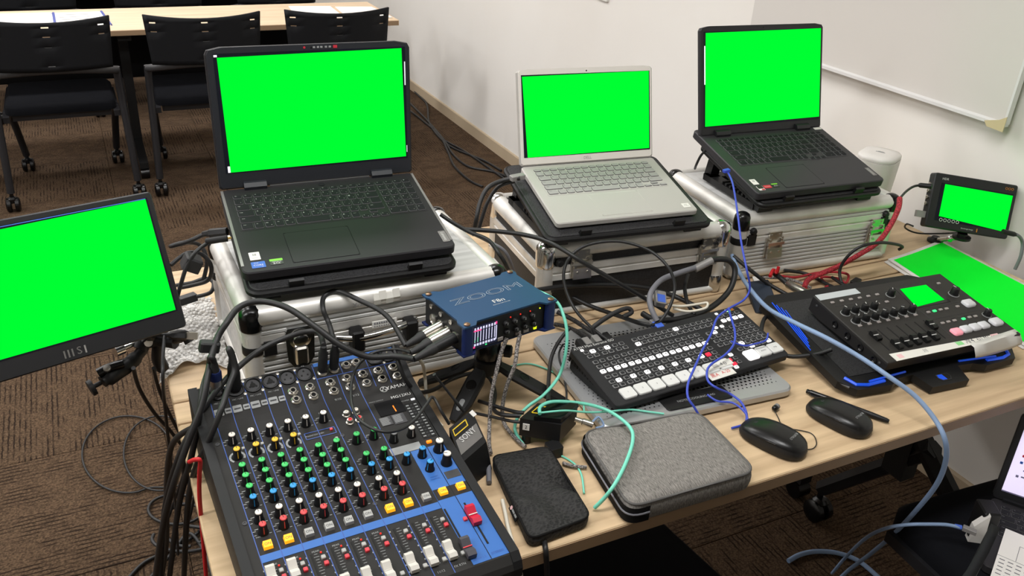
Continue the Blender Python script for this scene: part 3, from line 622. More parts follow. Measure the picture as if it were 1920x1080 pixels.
# ---------------------------------------------------------------- mixing console
def hp(v):
    if v < .372: return .043+.12*v
    if v < .385: return .08764+(v-.372)*.22
    return .0905+.42*(v-.385)
def tp(u, v, rz=0):
    a = math.atan(.12) if v < .372 else (math.atan(.22) if v < .385 else math.atan(.42))
    return Matrix.Translation((u, v, hp(v))) @ Matrix.Rotation(a, 4, 'X') @ Matrix.Rotation(rz, 4, 'Z')
def build_mixer():
    W, D = .336, .452
    t = thing('mixing_console', 'black and blue audio mixing console with coloured knobs, left front of the table', 'mixer', (.083, .7237, TZ), (0, 0, R(2)))
    prof = [(.0, .014), (.0, .028), (.004, .036), (.014, hp(.014)), (.372, hp(.3719)), (.385, hp(.385)), (D-.003, hp(D-.003)), (D, hp(D)-.006), (D, .03), (D-.03, .004), (.03, .004)]
    body = obj('body', MB().extx(prof, .012, W-.012), 'mixer_panel', t)
    for x in (.0, W-.013):
        pr_ = [(y, z+(.003 if z > .03 else 0)) for y, z in prof]
        obj('side_cheek', MB().extx(pr_, x, x+.013), 'mixer_side', t)
    for k, (u, v) in enumerate(((.0196, .345), (.0216, .189), (.1899, .3004), (.1894, .1589), (.3305, .1986), (.3273, .0396), (.3305, .3506))):
        obj('screw', MB().lathe([(.0032, 0), (.0032, .0009), (.002, .001), (.0015, .0002)], 10, M=tp(u, v)), 'chair_bar', t, 40)
    def plate(name, u0, u1, v0, v1, m, z=.0005, par=body):
        return obj(name, MB().add([(u0, v0, hp(v0)+z), (u1, v0, hp(v0)+z), (u1, v1, hp(v1)+z), (u0, v1, hp(v1)+z), (u0, v0, hp(v0)-.001), (u1, v0, hp(v0)-.001), (u1, v1, hp(v1)-.001), (u0, v1, hp(v1)-.001)], [(0, 1, 2, 3), (0, 4, 5, 1), (1, 5, 6, 2), (2, 6, 7, 3), (3, 7, 4, 0)]), m, par)
    CU = [.0398+.0268*i for i in range(6)]+[.2049, .2315, .258, .2838, .3108]
    plate('blue_panel', .2712, .3235, .016, .2335, 'mixer_blue'); plate('blue_stripe', .0265, .2705, .1185, .1305, 'mixer_blue', .0006)
    plate('dark_window', .2715, .3235, .132, .152, 'mixer_panel', .0008)
    plate('name_band', .2435, .2905, .2345, .249, 'print_grey', .0006)
    plate('blue_back_edge', .190, .323, .4425, .4485, 'mixer_blue', .0007)
    ln = MB()
    def line(u0, v0, u1, v1, w=.0006, z=.0007):
        n = [v0]+[b for b in (.372, .385) if min(v0, v1) < b < max(v0, v1)]+[v1]
        if v0 > v1: n = [v0]+sorted([b for b in (.372, .385) if v1 < b < v0], reverse=True)+[v1]
        for a, b in zip(n, n[1:]):
            f = lambda v: u0+(u1-u0)*((v-v0)/(v1-v0) if v1 != v0 else 0)
            if v1 == v0: ln.add([(u0, v0-w, hp(v0-w)+z), (u1, v0-w, hp(v0-w)+z), (u1, v0+w, hp(v0+w)+z), (u0, v0+w, hp(v0+w)+z)], [(0, 1, 2, 3)]); continue
            ln.add([(f(a)-w, a, hp(a)+z), (f(a)+w, a, hp(a)+z), (f(b)+w, b, hp(b)+z), (f(b)-w, b, hp(b)+z)], [(0, 1, 2, 3)])
    for k in range(6): line(.0264+.0268*k, .014, .0264+.0266*k, .446)
    line(.190, .014, .188, .446); line(.2185, .014, .2205, .4205); line(.2445, .014, .2475, .4205)
    for a in ((.188, .4205, .323, .4205), (.231, .4205, .2305, .445), (.274, .386, .2735, .445), (.300, .386, .300, .4205)): line(*a)
    for a in ((.139, .3095, .184, .3095), (.139, .3225, .184, .3225), (.139, .3095, .139, .3225), (.184, .3095, .184, .3225)): line(*a)
    obj('division_lines', ln, 'mixer_line', body)['kind'] = 'stuff'
    l2 = MB(); l2.box(.2968, .2974, .018, .232, hp(.018)+.0, hp(.018)+.0008) if False else None
    ln = MB(); line(.2972, .016, .2972, .2335, .0005, .0009); obj('panel_gap', ln, 'slot_black', body)
    # rotary knobs
    kn = MB().lathe([(.0072, 0), (.0072, .002), (.0060, .0045), (.0050, .0155), (.0046, .0165), (0, .0166)], 14).mesh('knob', 'knob_black', 40)
    caps = {}
    for c in ('white', 'yellow', 'green', 'blue', 'red', 'grey'):
        caps[c] = MB().lathe([(.0047, .0160), (.0045, .0176), (.0038, .0181), (0, .0182)], 14).box(-.00035, .00035, 0, .0042, .018, .0184, 1).add([(-.0006, -.0064, .003), (.0006, -.0064, .003), (.0005, -.0052, .0150), (-.0005, -.0052, .0150)], [(0, 1, 2, 3)], 0).mesh('cap', ['cap_'+c, 'slot_black'], 40)
    def knob(u, v, c, rz=0, s=1.):
        o = obj('knob', kn, None, t, M=tp(u, v, rz) @ Matrix.Scale(s, 4)); obj('cap', caps[c], None, o)
    for i in range(6):
        knob(CU[i], .341, 'white'); knob(CU[i], .2365, 'green'); knob(CU[i], .2575, 'green'); knob(CU[i], .278, 'green')
        if i < 4: knob(CU[i], .3105, 'yellow')
    for i in (6, 7): knob(CU[i], .2805, 'green'); knob(CU[i], .2380, 'green')
    for i in range(9): knob(CU[i], .216, 'blue')
    for i in range(8): knob(CU[i], .187, 'white'); knob(CU[i], .166, 'red')
    knob(.2565, .2634, 'grey'); knob(.285, .2647, 'white')
    knob(.284, .2196, 'blue'); knob(.284, .1911, 'blue', R(-60)); knob(.3112, .2217, 'white', 0, 1.2); knob(.3112, .1935, 'white', R(70), 1.2)
    rg = MB()
    for i in range(4):
        for k in range(11):
            if k == 5: continue
            a = R(-30+240*k/10); rg.add([(r_*math.cos(b), r_*math.sin(b), .0006) for r_, b in ((.0085, a), (.0115, a), (.0115, a+R(22)), (.0085, a+R(22)))], [(0, 1, 2, 3)], M=tp(CU[i], .3105))
    obj('dial_ring', rg, 'print_grey', body)
    # fine printed scales
    pr_ = MB()
    for i in range(8):
        for v in ((.2365, .2575, .278, .216, .187, .166, .341) if i < 6 else (.2805, .238, .216, .187, .166)):
            for dx, dy, w_ in ((-.0105, .0045, .004), (-.0105, -.002, .003), (.0085, -.004, .003), (-.007, .0075, .005)):
                pr_.add([(dx-w_/2, dy-.0005, .0006), (dx+w_/2, dy-.0005, .0006), (dx+w_/2, dy+.0006, .0006), (dx-w_/2, dy+.0006, .0006)], [(0, 1, 2, 3)], M=tp(CU[i], v))
    T_ = lambda s, u, v, sz, sx=1.: text(pr_, s, 0, 0, .0008, sz, sx=sx, M=tp(u, v))
    for i in range(4): T_('MIC / LINE', .0388+.0268*i, .4175, .0036); T_(str(i+1), CU[i]+.003, .3575, .0045); T_(str(i+1), .04+.0268*i, .4475, .004)
    T_('5/6', CU[4], .3575, .0045); T_('7/8', CU[5], .3575, .0045); T_('5/6', CU[4], .4478, .004); T_('7/8', CU[5], .4478, .004); T_('9/10', .2085, .378, .006); T_('11/12', .2357, .378, .006)
    for i in range(6): T_('PAN', CU[i]-.008, .160, .0030)
    for i in range(6): T_('PEAK', CU[i]-.001, .1115, .0042)
    T_('POWER', .3045, .3396, .0042); T_('MIXING CONSOLE', .262, .354, .0028); T_('PHANTOM +48V', .153, .3155, .0038)
    for i, s in ((6, '9/10'), (7, '11/12'), (8, 'FX RTN')): T_(s, CU[i]-.003, .0225, .0048)
    obj('printed_scales', pr_, 'print_grey', body)['kind'] = 'stuff'
    pr_ = MB(); T_('YAMAHA', .3085, .3765, .0105, 1.0); T_('MG12XU', .3030, .3535, .0085, 1.0); obj('lettering', pr_, 'print_white', body)
    em = MB(); M_ = tp(.2830, .3765)
    for k in range(24):
        a, b = R(15*k), R(15*k+15); em.add([(r_*math.cos(x), r_*math.sin(x), .0008) for r_, x in ((.0052, a), (.006, a), (.006, b), (.0052, b))], [(0, 1, 2, 3)], M=M_)
    for k in range(3):
        Q = M_ @ Matrix.Rotation(R(120*k), 4, 'Z')
        em.box(-.0003, .0003, .0008, .0046, .0004, .0008, M=Q).box(-.0013, -.0008, .002, .0044, .0004, .0008, M=Q).box(.0008, .0013, .002, .0044, .0004, .0008, M=Q)
    obj('emblem', em, 'print_white', body)
    pr_ = MB(); T_('STEREO', .3095, .0235, .0052); T_('GROUP 1-2', .2825, .0225, .004); T_('PHONES', .284, .1755, .003); T_('MONITOR', .284, .171, .003); obj('lettering', pr_, 'mixer_line', body)
    plate('preset_label', .300, .322, .164, .178, 'print_dark', .0009)
    # display window, list and level meter
    d = plate('display', .2565, .2985, .318, .3495, 'black_matte', .001)
    sg = MB(); sg.box(-.0008, .0008, .0006, .007, 0, .0004, M=tp(.2826, .3285) @ Matrix.Translation((0, 0, .0012))).box(-.0008, .0008, -.007, -.0006, 0, .0004, M=tp(.2828, .3285) @ Matrix.Translation((0, 0, .0012))); obj('digit', sg, 'led_orange', d)
    plate('effect_list', .2515, .2695, .297, .3155, 'print_dark', .0009); plate('effect_list', .2715, .2915, .2945, .316, 'print_dark', .0009)
    pr_ = MB()
    for k in range(9):
        for u in (.2525, .273):
            pr_.add([(0, 0, .0011), (.012+.004*random.random(), 0, .0011), (.012, .0008, .0011), (0, .0008, .0011)], [(0, 1, 2, 3)], M=tp(u, .2982+.0019*k))
    obj('effect_print', pr_, 'print_grey', body)['kind'] = 'stuff'
    m_ = MB(); ml = MB()
    for k in range(12):
        for u in (.3035, .3165): m_.box(-.0022, .0022, -.0011, .0011, 0, .0012, M=tp(u, .256+.0065*k))
        ml.box(-.0018, .0018, -.0008, .0008, 0, .0008, M=tp(.310, .256+.0065*k))
    plate('meter_window', .2995, .3205, .2515, .333, 'slot_black', .0005); obj('meter_segment', m_, 'print_grey', body); obj('meter_marks', ml, 'print_dark', body)
    obj('power_lamp', MB().box(-.003, .003, -.0014, .0014, 0, .0015, M=tp(.3175, .3392)), 'led_white', t); obj('lit_key', MB().slab(0, 0, .008, .005, 0, .003, .001, .0008, 2, M=tp(.3045, .2425)), 'led_orange', t)
    # keys: ON row and small switches
    on_ = MB().add([(-.006, -.0055, 0), (.006, -.0055, 0), (.006, .0055, 0), (-.006, .0055, 0), (-.0055, -.005, .0052), (.0055, -.005, .0052), (.0052, .0048, .0064), (-.0052, .0048, .0064)], [(4, 5, 6, 7), (0, 1, 5, 4), (1, 2, 6, 5), (2, 3, 7, 6), (3, 0, 4, 7)])
    onm = {c: on_.mesh('on_key', c) for c in ('btn_lit', 'btn_grey')}
    tx = MB()
    for i, u in enumerate(CU):
        v = .1425 if i < 9 else .1435
        obj('on_key', onm['btn_lit' if i in (0, 1, 6, 7, 9, 10) else 'btn_grey'], None, t, M=tp(u, v))
        text(tx, 'ON', 0, 0, 0, .0055, M=tp(u, v) @ Matrix.Translation((0, -.0005, .00595)) @ Matrix.Rotation(R(7), 4, 'X'))
    obj('key_lettering', tx, 'print_dark', t)
    pk = {c: MB().slab(0, 0, .0058, .0062, 0, .004, .0012, .0008, 2).mesh('push_key', c) for c in ('btn_grey', 'btn_red')}
    for i in range(9):
        obj('push_key', pk['btn_grey'], None, t, M=tp(CU[i]+.0055, .0985)); obj('push_key', pk['btn_red'], None, t, M=tp(CU[i]+.0065, .0885))
        obj('push_key', pk['btn_grey'], None, t, M=tp(CU[i]+.008, .0375))
        if i < 6: obj('peak_lamp', MB().ball((0, 0, .0006), .0014, 8, M=tp(CU[i]+.005, .108)), 'led_red', t)
    obj('push_key', pk['btn_red'], None, t, M=tp(.2925, .088))
    for u, v in ((.1785, .318), (.180, .297), (.152, .292), (.045, .328), (.072, .328), (.099, .328), (.126, .328)): obj('push_key', pk['btn_grey' if v != .318 else 'btn_red'], None, t, M=tp(u+.006 if v == .328 else u, v-.004 if v == .328 else v) @ Matrix.Scale(.75, 4))
    for i in range(4):
        for du, w_, h_ in ((-.004, .0135, .0125), (.0095, .0095, .0095)):
            o = obj('pad_switch', MB().slab(0, 0, w_, h_, 0, .0012, .001, .0003, 1, M=tp(CU[i]-.0015+du, .4022)), 'print_grey', t)
            obj('slider', MB().box(-w_*.35, w_*.35, -.0012, .0008, .001, .002, M=tp(CU[i]-.0015+du, .4022)), 'print_dark', o)
    # faders
    fl = MB().extx([(-.014, .002), (-.014, .008), (-.009, .0105), (-.001, .006), (0, .0068), (.001, .006), (.009, .0115), (.014, .0095), (.0142, .002)], -.0056, .0056)
    fm = {c: fl.mesh('fader_cap', c) for c in ('fader_white', 'fader_red', 'fader_dark')}
    sl = MB(); sc = MB()
    for i in range(9):
        u = CU[i]-.0075; sl.box(-.0012, .0012, -.0395, .0395, .0001, .0007, M=tp(u, .0700))
        for k in range(17): sc.box(-.0022 if k % 5 else -.0035, .0022 if k % 5 else .0035, -.0003, .0003, .0002, .0006, M=tp(u+.0055, .0355+.0045*k))
        for k in range(7): sc.box(-.0011, .0011, -.0011, .0011, .0002, .0006, M=tp(u-.0065, .037+.0115*k))
        obj('fader_cap', fm['fader_white'], None, t, M=tp(u, .093 if i < 2 else .046))
    for u, v, c in ((.2735, .0405, 'fader_dark'), (.3035, .0875, 'fader_red')):
        sl.box(-.0013, .0013, -.038, .038, .0006, .0012, M=tp(u, .0775)); obj('fader_cap', fm[c], None, t, M=tp(u, v) @ Matrix.Scale(1.12, 4))
        o = MB().box(-.0058, .0058, -.0007, .0007, .0068, .0075); obj('fader_line', o, 'fader_white' if c == 'fader_red' else 'btn_red', t, M=tp(u, v) @ Matrix.Scale(1.12, 4))
    obj('fader_slot', sl, 'slot_black', t); obj('fader_scale', sc, 'print_grey', t)['kind'] = 'stuff'
    # connectors
    def xlr(u, v, combo, male=False):
        o = obj('xlr_socket', MB().lathe([(.0133, 0), (.0133, .0026), (.0112, .0032), (.0108, .001), (.009, .0008)], 20, M=tp(u, v)), 'black_plastic', t, 40)
        h = MB()
        if combo: h.lathe([(.0042, .0012), (.0042, .0018), (0, .0018)], 12, M=tp(u, v))
        for a in (90, 210, 330): h.lathe([(.0016, .0011), (.0016, .0022 if male else .0018), (0, .0022 if male else .0018)], 8, (.0055*math.cos(R(a)), .0052*math.sin(R(a)), 0), M=tp(u, v))
        obj('contact', h, 'nickel' if male else 'slot_black', o)
        obj('socket_face', MB().lathe([(.0098, .0006), (.0098, .0012), (0, .0012)], 20, M=tp(u, v)), 'print_dark', o, 40)
        for dx, dy in ((-.0125, .0115), (.0125, -.0115)): obj('screw', MB().lathe([(.0026, 0), (.0026, .001), (0, .0013)], 8, (dx, dy, 0), M=tp(u, v)), 'nickel', o)
    for i in range(6): xlr(.0390+.0267*i, .4345, i < 4)
    xlr(.2891, .4345, False, True); xlr(.3117, .4355, False, True)
    jk = MB().lathe([(.0080, 0), (.0080, .0018), (.0066, .0032), (.0056, .0036), (.0050, .0058), (.0036, .0058), (.0034, .002)], 16).mesh('jack_socket', 'nickel', 40)
    jh = MB().lathe([(.0035, .0052), (0, .0052)], 12).mesh('jack_hole', 'slot_black')
    for u, v in ((.147, .4093), (.1475, .394), (.174, .410), (.1745, .394), (.2005, .4305), (.2194, .431), (.2402, .4335), (.2572, .4345), (.2065, .410), (.207, .3943), (.2334, .411), (.234, .395), (.2606, .412), (.2609, .395), (.2865, .412), (.2877, .396), (.3122, .412), (.313, .395)):
        o = obj('jack_socket', jk, None, t, M=tp(u, v)); obj('jack_hole', jh, None, o)
    rc = MB().lathe([(.0062, 0), (.0062, .002), (.0045, .0025), (.0045, .0075), (.003, .0078), (.003, .003)], 14).mesh('phono_socket', 'nickel', 40)
    for u, v, c in ((.2092, .3401, 'white'), (.2091, .3225, 'red'), (.2246, .3405, 'white'), (.2235, .3225, 'red')):
        o = obj('phono_socket', rc, None, t, M=tp(u, v)); obj('centre', MB().lathe([(.0033, .007), (.0033, .0082), (.0016, .0084), (.0014, .0062)], 12), 'cap_'+c, o, 40)
    return t
MIXM = Matrix.Translation((.083, .7237, TZ)) @ Matrix.Rotation(R(2), 4, 'Z')
def mixw(u, v, dz=0): return MIXM @ Vector((u, v, hp(v)+dz))
# ---------------------------------------------------------------- field recorder on its small tripod
F8M = Matrix.Translation((.5505, 1.1475, .865)) @ Matrix.Rotation(R(9.9), 4, 'Z')
def build_recorder():
    w, d, h = .184, .130, .055
    t = thing('field_recorder', 'blue multitrack field recorder with a lit meter screen, on a small tripod', 'recorder', (.5505, 1.1475, .865), (0, 0, R(9.9)))
    obj('chassis', MB().box(-w/2+.004, w/2-.004, -d/2+.010, d/2-.006, .002, h-.003), 'black_plastic', t)
    # top and bottom plates with protruding corner ears
    e = [(-w/2, -d/2), (-w/2+.022, -d/2), (-w/2+.030, -d/2+.010), (w/2-.030, -d/2+.010), (w/2-.022, -d/2), (w/2, -d/2), (w/2, -d/2+.02), (w/2-.004, -d/2+.028), (w/2-.004, d/2-.02), (w/2, d/2-.012), (w/2, d/2), (w/2-.022, d/2), (w/2-.03, d/2-.006), (-w/2+.03, d/2-.006), (-w/2+.022, d/2), (-w/2, d/2), (-w/2, d/2-.012), (-w/2+.004, d/2-.02), (-w/2+.004, -d/2+.028), (-w/2, -d/2+.02)]
    tpn = obj('top_plate', MB().prism(e, h-.003, h), 'f8_blue', t); obj('bottom_plate', MB().prism(e, 0, .003), 'f8_navy', t)
    for sx in (-1, 1):
        obj('guard', MB().slab(sx*(w/2-.010), -d/2+.006, .018, .011, .003, h-.003, .004, .0, 3), 'f8_navy', t, 40)
        for sy in (-1, 1): obj('screw', MB().lathe([(.0052, h-.0005), (.0052, h+.0022), (.0035, h+.003), (0, h+.003)], 14, (sx*.083, sy*.0585, 0)), mat('copper_screw', (150, 118, 96), .35, .9) if 'copper_screw' not in MATS else 'copper_screw', t, 40)
    tx = MB(); text(tx, 'ZOOM', .004, .012, h+.0004, .026, sx=1.75, outline=.018); o = obj('lettering', tx, 'f8_outline', tpn)
    tx = MB(); text(tx, 'F8n', .006, -.017, h+.0004, .0145, sx=1.1); text(tx, 'MultiTrack Field Recorder', .006, -.0265, h+.0004, .0032); obj('lettering', tx, 'print_white', tpn)
    # front face (towards -y)
    yf = -d/2+.0095
    obj('front_panel', MB().box(-w/2+.020, w/2-.020, yf-.0005, yf+.002, .003, h-.003), 'black_plastic', t)
    s = obj('screen', MB().box(-.070, -.0225, yf-.002, yf, .006, .046), 'f8_screen', t)
    b = MB(); pk = MB()
    for k in range(8):
        x = -.067+.0054*k; b.box(x, x+.0012, yf-.0024, yf-.002, .017, .037); b.box(x-.0008, x+.0026, yf-.0024, yf-.002, .0105, .0145); b.box(x-.0008, x+.002, yf-.0024, yf-.002, .039, .0435)
    pk.box(-.069, -.055, yf-.0025, yf-.002, .0372, .0395).box(-.0275, -.0245, yf-.0025, yf-.002, .0405, .0445).box(-.069, -.066, yf-.0025, yf-.002, .007, .010)
    b.box(-.026, -.0245, yf-.0024, yf-.002, .012, .038); obj('meter_bar', b, 'f8_bar', s); obj('meter_peak', pk, 'f8_pink', s)
    obj('meter_level', MB().box(-.0668, -.066, yf-.0026, yf-.0024, .018, .022).box(-.0614, -.0606, yf-.0026, yf-.0024, .018, .026).box(-.046, -.043, yf-.0026, yf-.002, .0068, .0088), 'led_green', s)
    for k in range(4):
        for j in range(2):
            x = -.006+.018*k+.003*j; z = .034-.016*j
            kb = obj('trim_knob', MB().stack((x, yf, z), (x, yf-.02, z), [(0, .0060), (.003, .0056), (.006, .0048), (.0066, .0040)], 12), 'knob_black', t, 40)
            obj('pointer', MB().box(x-.0004, x+.0004, yf-.0072, yf-.0064, z, z+.0042), 'print_grey', kb)
        obj('record_lamp', MB().ball((.003+.020*k, yf-.0008, .0435), .0013, 8), ('led_red', 'led_red', 'led_red', 'led_yellow')[k], t)
    for x, m in ((-.016, 'roland_btn'), (.020, 'roland_btn'), (.036, 'roland_btn')): obj('transport_key', MB().box(x-.005, x+.005, yf-.0025, yf, .006, .0115), m, t)
    obj('power_key', MB().box(.052, .0575, yf-.0025, yf, .0065, .012), 'led_yellow', t)
    # left side sockets
    sk = MB(); xl = -w/2+.004
    for k in range(4):
        y = -.034+.0225*k
        sk.stack((xl, y, .022), (xl-.006, y, .022), [(0, .0095), (.002, .0095), (.0025, .0085), (.001, .008)], 16)
    for k in range(3): sk.stack((xl, -.02+.03*k, .043), (xl-.004, -.02+.03*k, .043), [(0, .0045), (.002, .0045), (.002, .003), (.001, .003)], 10)
    obj('side_socket', sk, 'nickel', t, 40)
    # tripod
    c = Vector((.553, 1.150, TZ))
    t = thing('mini_tripod', 'black tabletop tripod with flat legs under the blue recorder', 'tripod', c)
    obj('platform', MB().lathe([(.021, .135), (.023, .139), (.023, .1445)], 20), 'black_plastic', t, 40)
    obj('ball_head', MB().lathe([(.012, .127), (.014, .135), (.010, .136)], 16).lathe([(.020, .080), (.022, .086), (.022, .112), (.018, .122), (.012, .128)], 18), 'black_gloss', t, 40)
    obj('lock_knob', MB().stack((.018, -.012, .098), (.040, -.028, .098), [(0, .006), (.006, .006), (.007, .011), (.018, .011), (.020, .008)], 12), 'black_plastic', t, 40)
    obj('hub', MB().lathe([(.012, .050), (.024, .056), (.026, .066), (.024, .080), (.012, .082)], 18), 'black_plastic', t, 40)
    ft = [P(850, 795, TZ)-c, P(1068, 765, TZ)-c, Vector((.455, 1.222, TZ))-c]
    for k, f in enumerate(ft):
        f = Vector((f.x, f.y, .006)); a = Vector((0, 0, .068)); dr = Vector((f.x, f.y, 0)).normalized(); a += dr*.018; sd = Vector((-dr.y, dr.x, 0)); nrm = (f-a).normalized().cross(sd)
        if nrm.z < 0: nrm = -nrm
        mb = MB()
        for tt, wq in ((0, .010), (.25, .016), (.6, .0165), (1, .009)):
            pass
        rings = [[(a.lerp(f, tt)+sd*sx*wq+nrm*sz*.005)[:] for sx, sz in ((-1, -.7), (1, -.7), (1, .2), (.7, 1), (-.7, 1), (-1, .2))] for tt, wq in ((0, .010), (.22, .0165), (.65, .016), (1, .0085))]
        mb.rings(rings); lg = obj('leg', mb, 'black_plastic', t)
        M_ = frame(a.lerp(f, .35)+nrm*.0052, (f-a), sd)
        obj('leg_inlay', MB().lathe([(.0095, 0), (.0095, .0004), (.0088, .0006), (.0088, 0)], 20, M=M_), 'black_gloss', lg)
        if k == 0:
            obj('badge', MB().slab(0, 0, .022, .009, -.001, .0006, .004, .0, 3, M=frame(a.lerp(f, .72)+nrm*.0050, -(f-a), -sd)), 'print_grey', lg)
def xlr_plug(t, p0, p1, body='nickel', ring=None):
    "cable-side connector from the socket face p0 out to the boot end p1"
    p0 = Vector(p0); p1 = Vector(p1); L = (p1-p0).length
    pl = obj('plug', MB().stack(p0, p1, [(0, .0085), (.001, .0095), (L*.45, .0095), (L*.48, .0088), (L*.5, .0088)], 16), body, t, 40)
    a = p0.lerp(p1, .5); obj('boot', MB().stack(a, p1, [(0, .0090), (L*.12, .0088), (L*.2, .0072), (L*.42, .0052), (L*.5, .0042)], 14), 'black_rubber', pl, 40)
    if ring: obj('colour_ring', MB().stack(a, p1, [(-.002, .0096), (L*.16, .0094), (L*.22, .0080)], 14), ring, pl, 40)
    return pl
def corner_frame(fl, fr, br, bl):
    "device frame from its four top corners: origin at centre, x to the right, y to the rear"
    fl, fr, br, bl = [P(*q) for q in (fl, fr, br, bl)]
    c = (fl+fr+br+bl)/4; u = ((fr-fl)+(br-bl))/2; v = ((bl-fl)+(br-fr))/2
    return frame(c, u, v), u.length, v.length
def place(o, M):
    o.location = M.translation; o.rotation_euler = M.to_euler(); return o
# ---------------------------------------------------------------- compact video switcher on a silver pad
def build_switcher():
    M, w, d = corner_frame((1146, 764, .757), (1471, 669, .757), (1391.5, 569, .785), (1077.3, 653, .785))
    fl, bl = P(1146, 764, .757), P(1077.3, 653, .785)
    t = thing('video_switcher', 'flat dark video switcher covered in lit white buttons, on the silver pad', 'switcher'); place(t, M)
    obj('top_panel', MB().slab(0, 0, w, d, -.012, 0, .010, .0015, 4), 'atem_body', t, 40)
    obj('body', MB().extx([(-d/2+.008, -.0155), (-d/2+.006, -.011), (d/2-.004, -.011), (d/2-.008, -.043), (d/2-.03, -.044)], -w/2+.006, w/2-.006), 'black_plastic', t)
    vt = MB()
    for s in (-1, 1):
        for k in range(14): y = -d*.22+k*.0085; vt.box(s*(w/2-.0075), s*(w/2-.0052), y, y+.0045, -.016-.0011*k, -.0135)
    obj('vent', vt, 'slot_black', t)
    XY = lambda u, v: ((u-.5)*w, (.5-v)*d)
    bs = w*.0262; bd = d*.054
    def mk(m, e): return MB().slab(0, 0, bs, bd, 0, .0018, .0016, .0003, 2, m=1).slab(0, 0, bs*.72, bd*.68, .0018, .0026, .0012, .0003, 2, m=0).box(-bs*.16, bs*.16, -bd*.10, bd*.14, .0026, .0028, 2).mesh('button', [m, e, 'print_dark' if m == 'atem_lit' else m], None)
    mm = {'n': mk('atem_btn', 'atem_btn_edge'), 'l': mk('atem_lit', 'atem_lit'), 'r': mk('atem_red', 'atem_red')}
    def btn(u, v, k='n', s=1.): x, y = XY(u, v); obj('button', mm[k], None, t, M=Matrix.Translation((x, y, 0)) @ Matrix.Scale(s, 4))
    cols = [.0645+.0775*(i//2)+.0368*(i % 2) for i in range(16)]
    lit2 = {1, 3, 5, 7, 9, 11, 13}
    for i, u in enumerate(cols):
        for v, row in ((.315, 'a'), (.395, 'b'), (.472, 'L'), (.570, 'c'), (.652, 'd'), (.725, 'e')):
            btn(u, v, 'l' if row == 'L' or (row == 'd' and i in lit2) else ('r' if row == 'd' and i == 14 else 'n'), 1. if row == 'L' else 1.)
    for k, u in enumerate((.058, .094, .138, .173, .2155, .2525)):
        btn(u, .139, 'l' if k in (1, 3) else 'n'); btn(u+.003, .212)
    btn(.050, .085, 'l', .6)
    for k in range(14): btn(.328+.0347*k, .134, 'l' if k == 7 else 'n'); btn(.329+.0347*k, .211, 'l' if k == 0 else 'n')
    for r_ in range(4):
        for c in range(4):
            if not (r_ == 0 and c in (2,)): btn(.7075+.0365*c, .345+.0742*r_, 'l' if (r_, c) == (0, 1) else 'n')
    btn(.774, .280, 'l', .75); btn(.811, .283, 'l', .75)
    for r_ in range(4):
        for c in range(4): btn(.8555+.0352*c, .334+.0752*r_)
    for k, (u, v) in enumerate(((.82, .628), (.857, .708), (.966, .700), (.783, .711), (.82, .711), (.893, .706), (.930, .703), (.857, .630), (.893, .628), (.93, .625), (.965, .62))): btn(u, v, 'l' if k < 3 else 'n')
    for c in range(4): btn(.849+.0365*c, .123); btn(.849+.0365*c, .203, 'l', 1.)
    btn(.848, .060, 'l', .6); btn(.918, .050, 'l', .7)
    for u, v, k in ((.711, .749, 'l'), (.718, .816, 'n'), (.682, .820, 'r'), (.687, .892, 'r'), (.719, .886, 'n'), (.680, .946, 'l')): btn(u, v, k, .85)
    obj('status_lamp', MB().ball((*XY(.925, .075), .0015), .003, 10), 'led_green', t)
    big = MB().slab(0, 0, w*.068, d*.155, 0, .004, .004, .001, 3)
    bm, bl_ = big.mesh('source_key', 'atem_big', 40), big.mesh('source_key', 'atem_lit', 40)
    tx = MB()
    for k in range(8):
        x, y = XY(.0915+.0773*k, .863); obj('source_key', bm, None, t, M=Matrix.Translation((x, y, 0))); text(tx, str(k+1), x, y, .0043, .0045)
    for k, s in enumerate(('CUT', 'AUTO', 'FTB')):
        x, y = XY(.806+.0748*k, .842); obj('transition_key', bl_ if k == 0 else bm, None, t, M=Matrix.Translation((x, y, 0)))
        if k: text(tx, s, x, y, .0043, .0045)
    obj('key_lettering', tx, 'print_dark', t)
    tx = MB(); x, y = XY(.115, .042); text(tx, 'ATEM Mini Extreme ISO', x+.004, y, .0004, .0088); obj('lettering', tx, 'print_white', t)
    g = MB()
    for k in range(5):
        x, y = XY(.951, .034); g.box(x-.004, x+.004, y-.006+.0025*k, y-.0048+.0025*k, 0, .0005)
    obj('maker_mark', g, 'orange_print', t)
    tpm = obj('tape_label', MB().box(-w*.073, w*.073, -.0095, .0095, 0, .0006), 'tape', t, loc=(*XY(.578, .978), .0008), rot=(0, 0, R(1)))
    tx = MB(); text(tx, '黒A', -.015, 0, .0008, .011); text(tx, 'A-20', .012, .001, .0008, .010); obj('lettering', tx, 'tape_red', tpm)
    tpm = obj('tape_label', MB().box(-.030, .030, -.007, .007, 0, .0006), 'tape', t, loc=(*XY(.60, .865), .0044), rot=(0, 0, R(2)))
    tx = MB(); text(tx, '|||||  4 ()', 0, 0, .0008, .010); obj('lettering', tx, 'tape_ink', tpm)
    # rear plugs
    for u, m, ww in ((.1, 'black_plastic', .012), (.135, 'grey_plug', .014), (.19, 'grey_plug', .014), (.25, 'black_plastic', .012)):
        x, y = XY(u, 0); obj('rear_plug', MB().slab(x, y+.014, ww, .03, -.022, -.011, .002, .001, 2), m, t)
    x, y = XY(.512, 0); u_ = obj('blue_usb_plug', MB().slab(x, y+.003, .017, .019, -.010, .0015, .0015, .001, 2), 'usb_blue', t); obj('shell', MB().box(x-.007, x+.007, y+.012, y+.022, -.008, -.002), 'grey_plug', u_)
    # perforated notebook pad
    q = [P(1163, 806, .738), P(1493, 728, .738)]
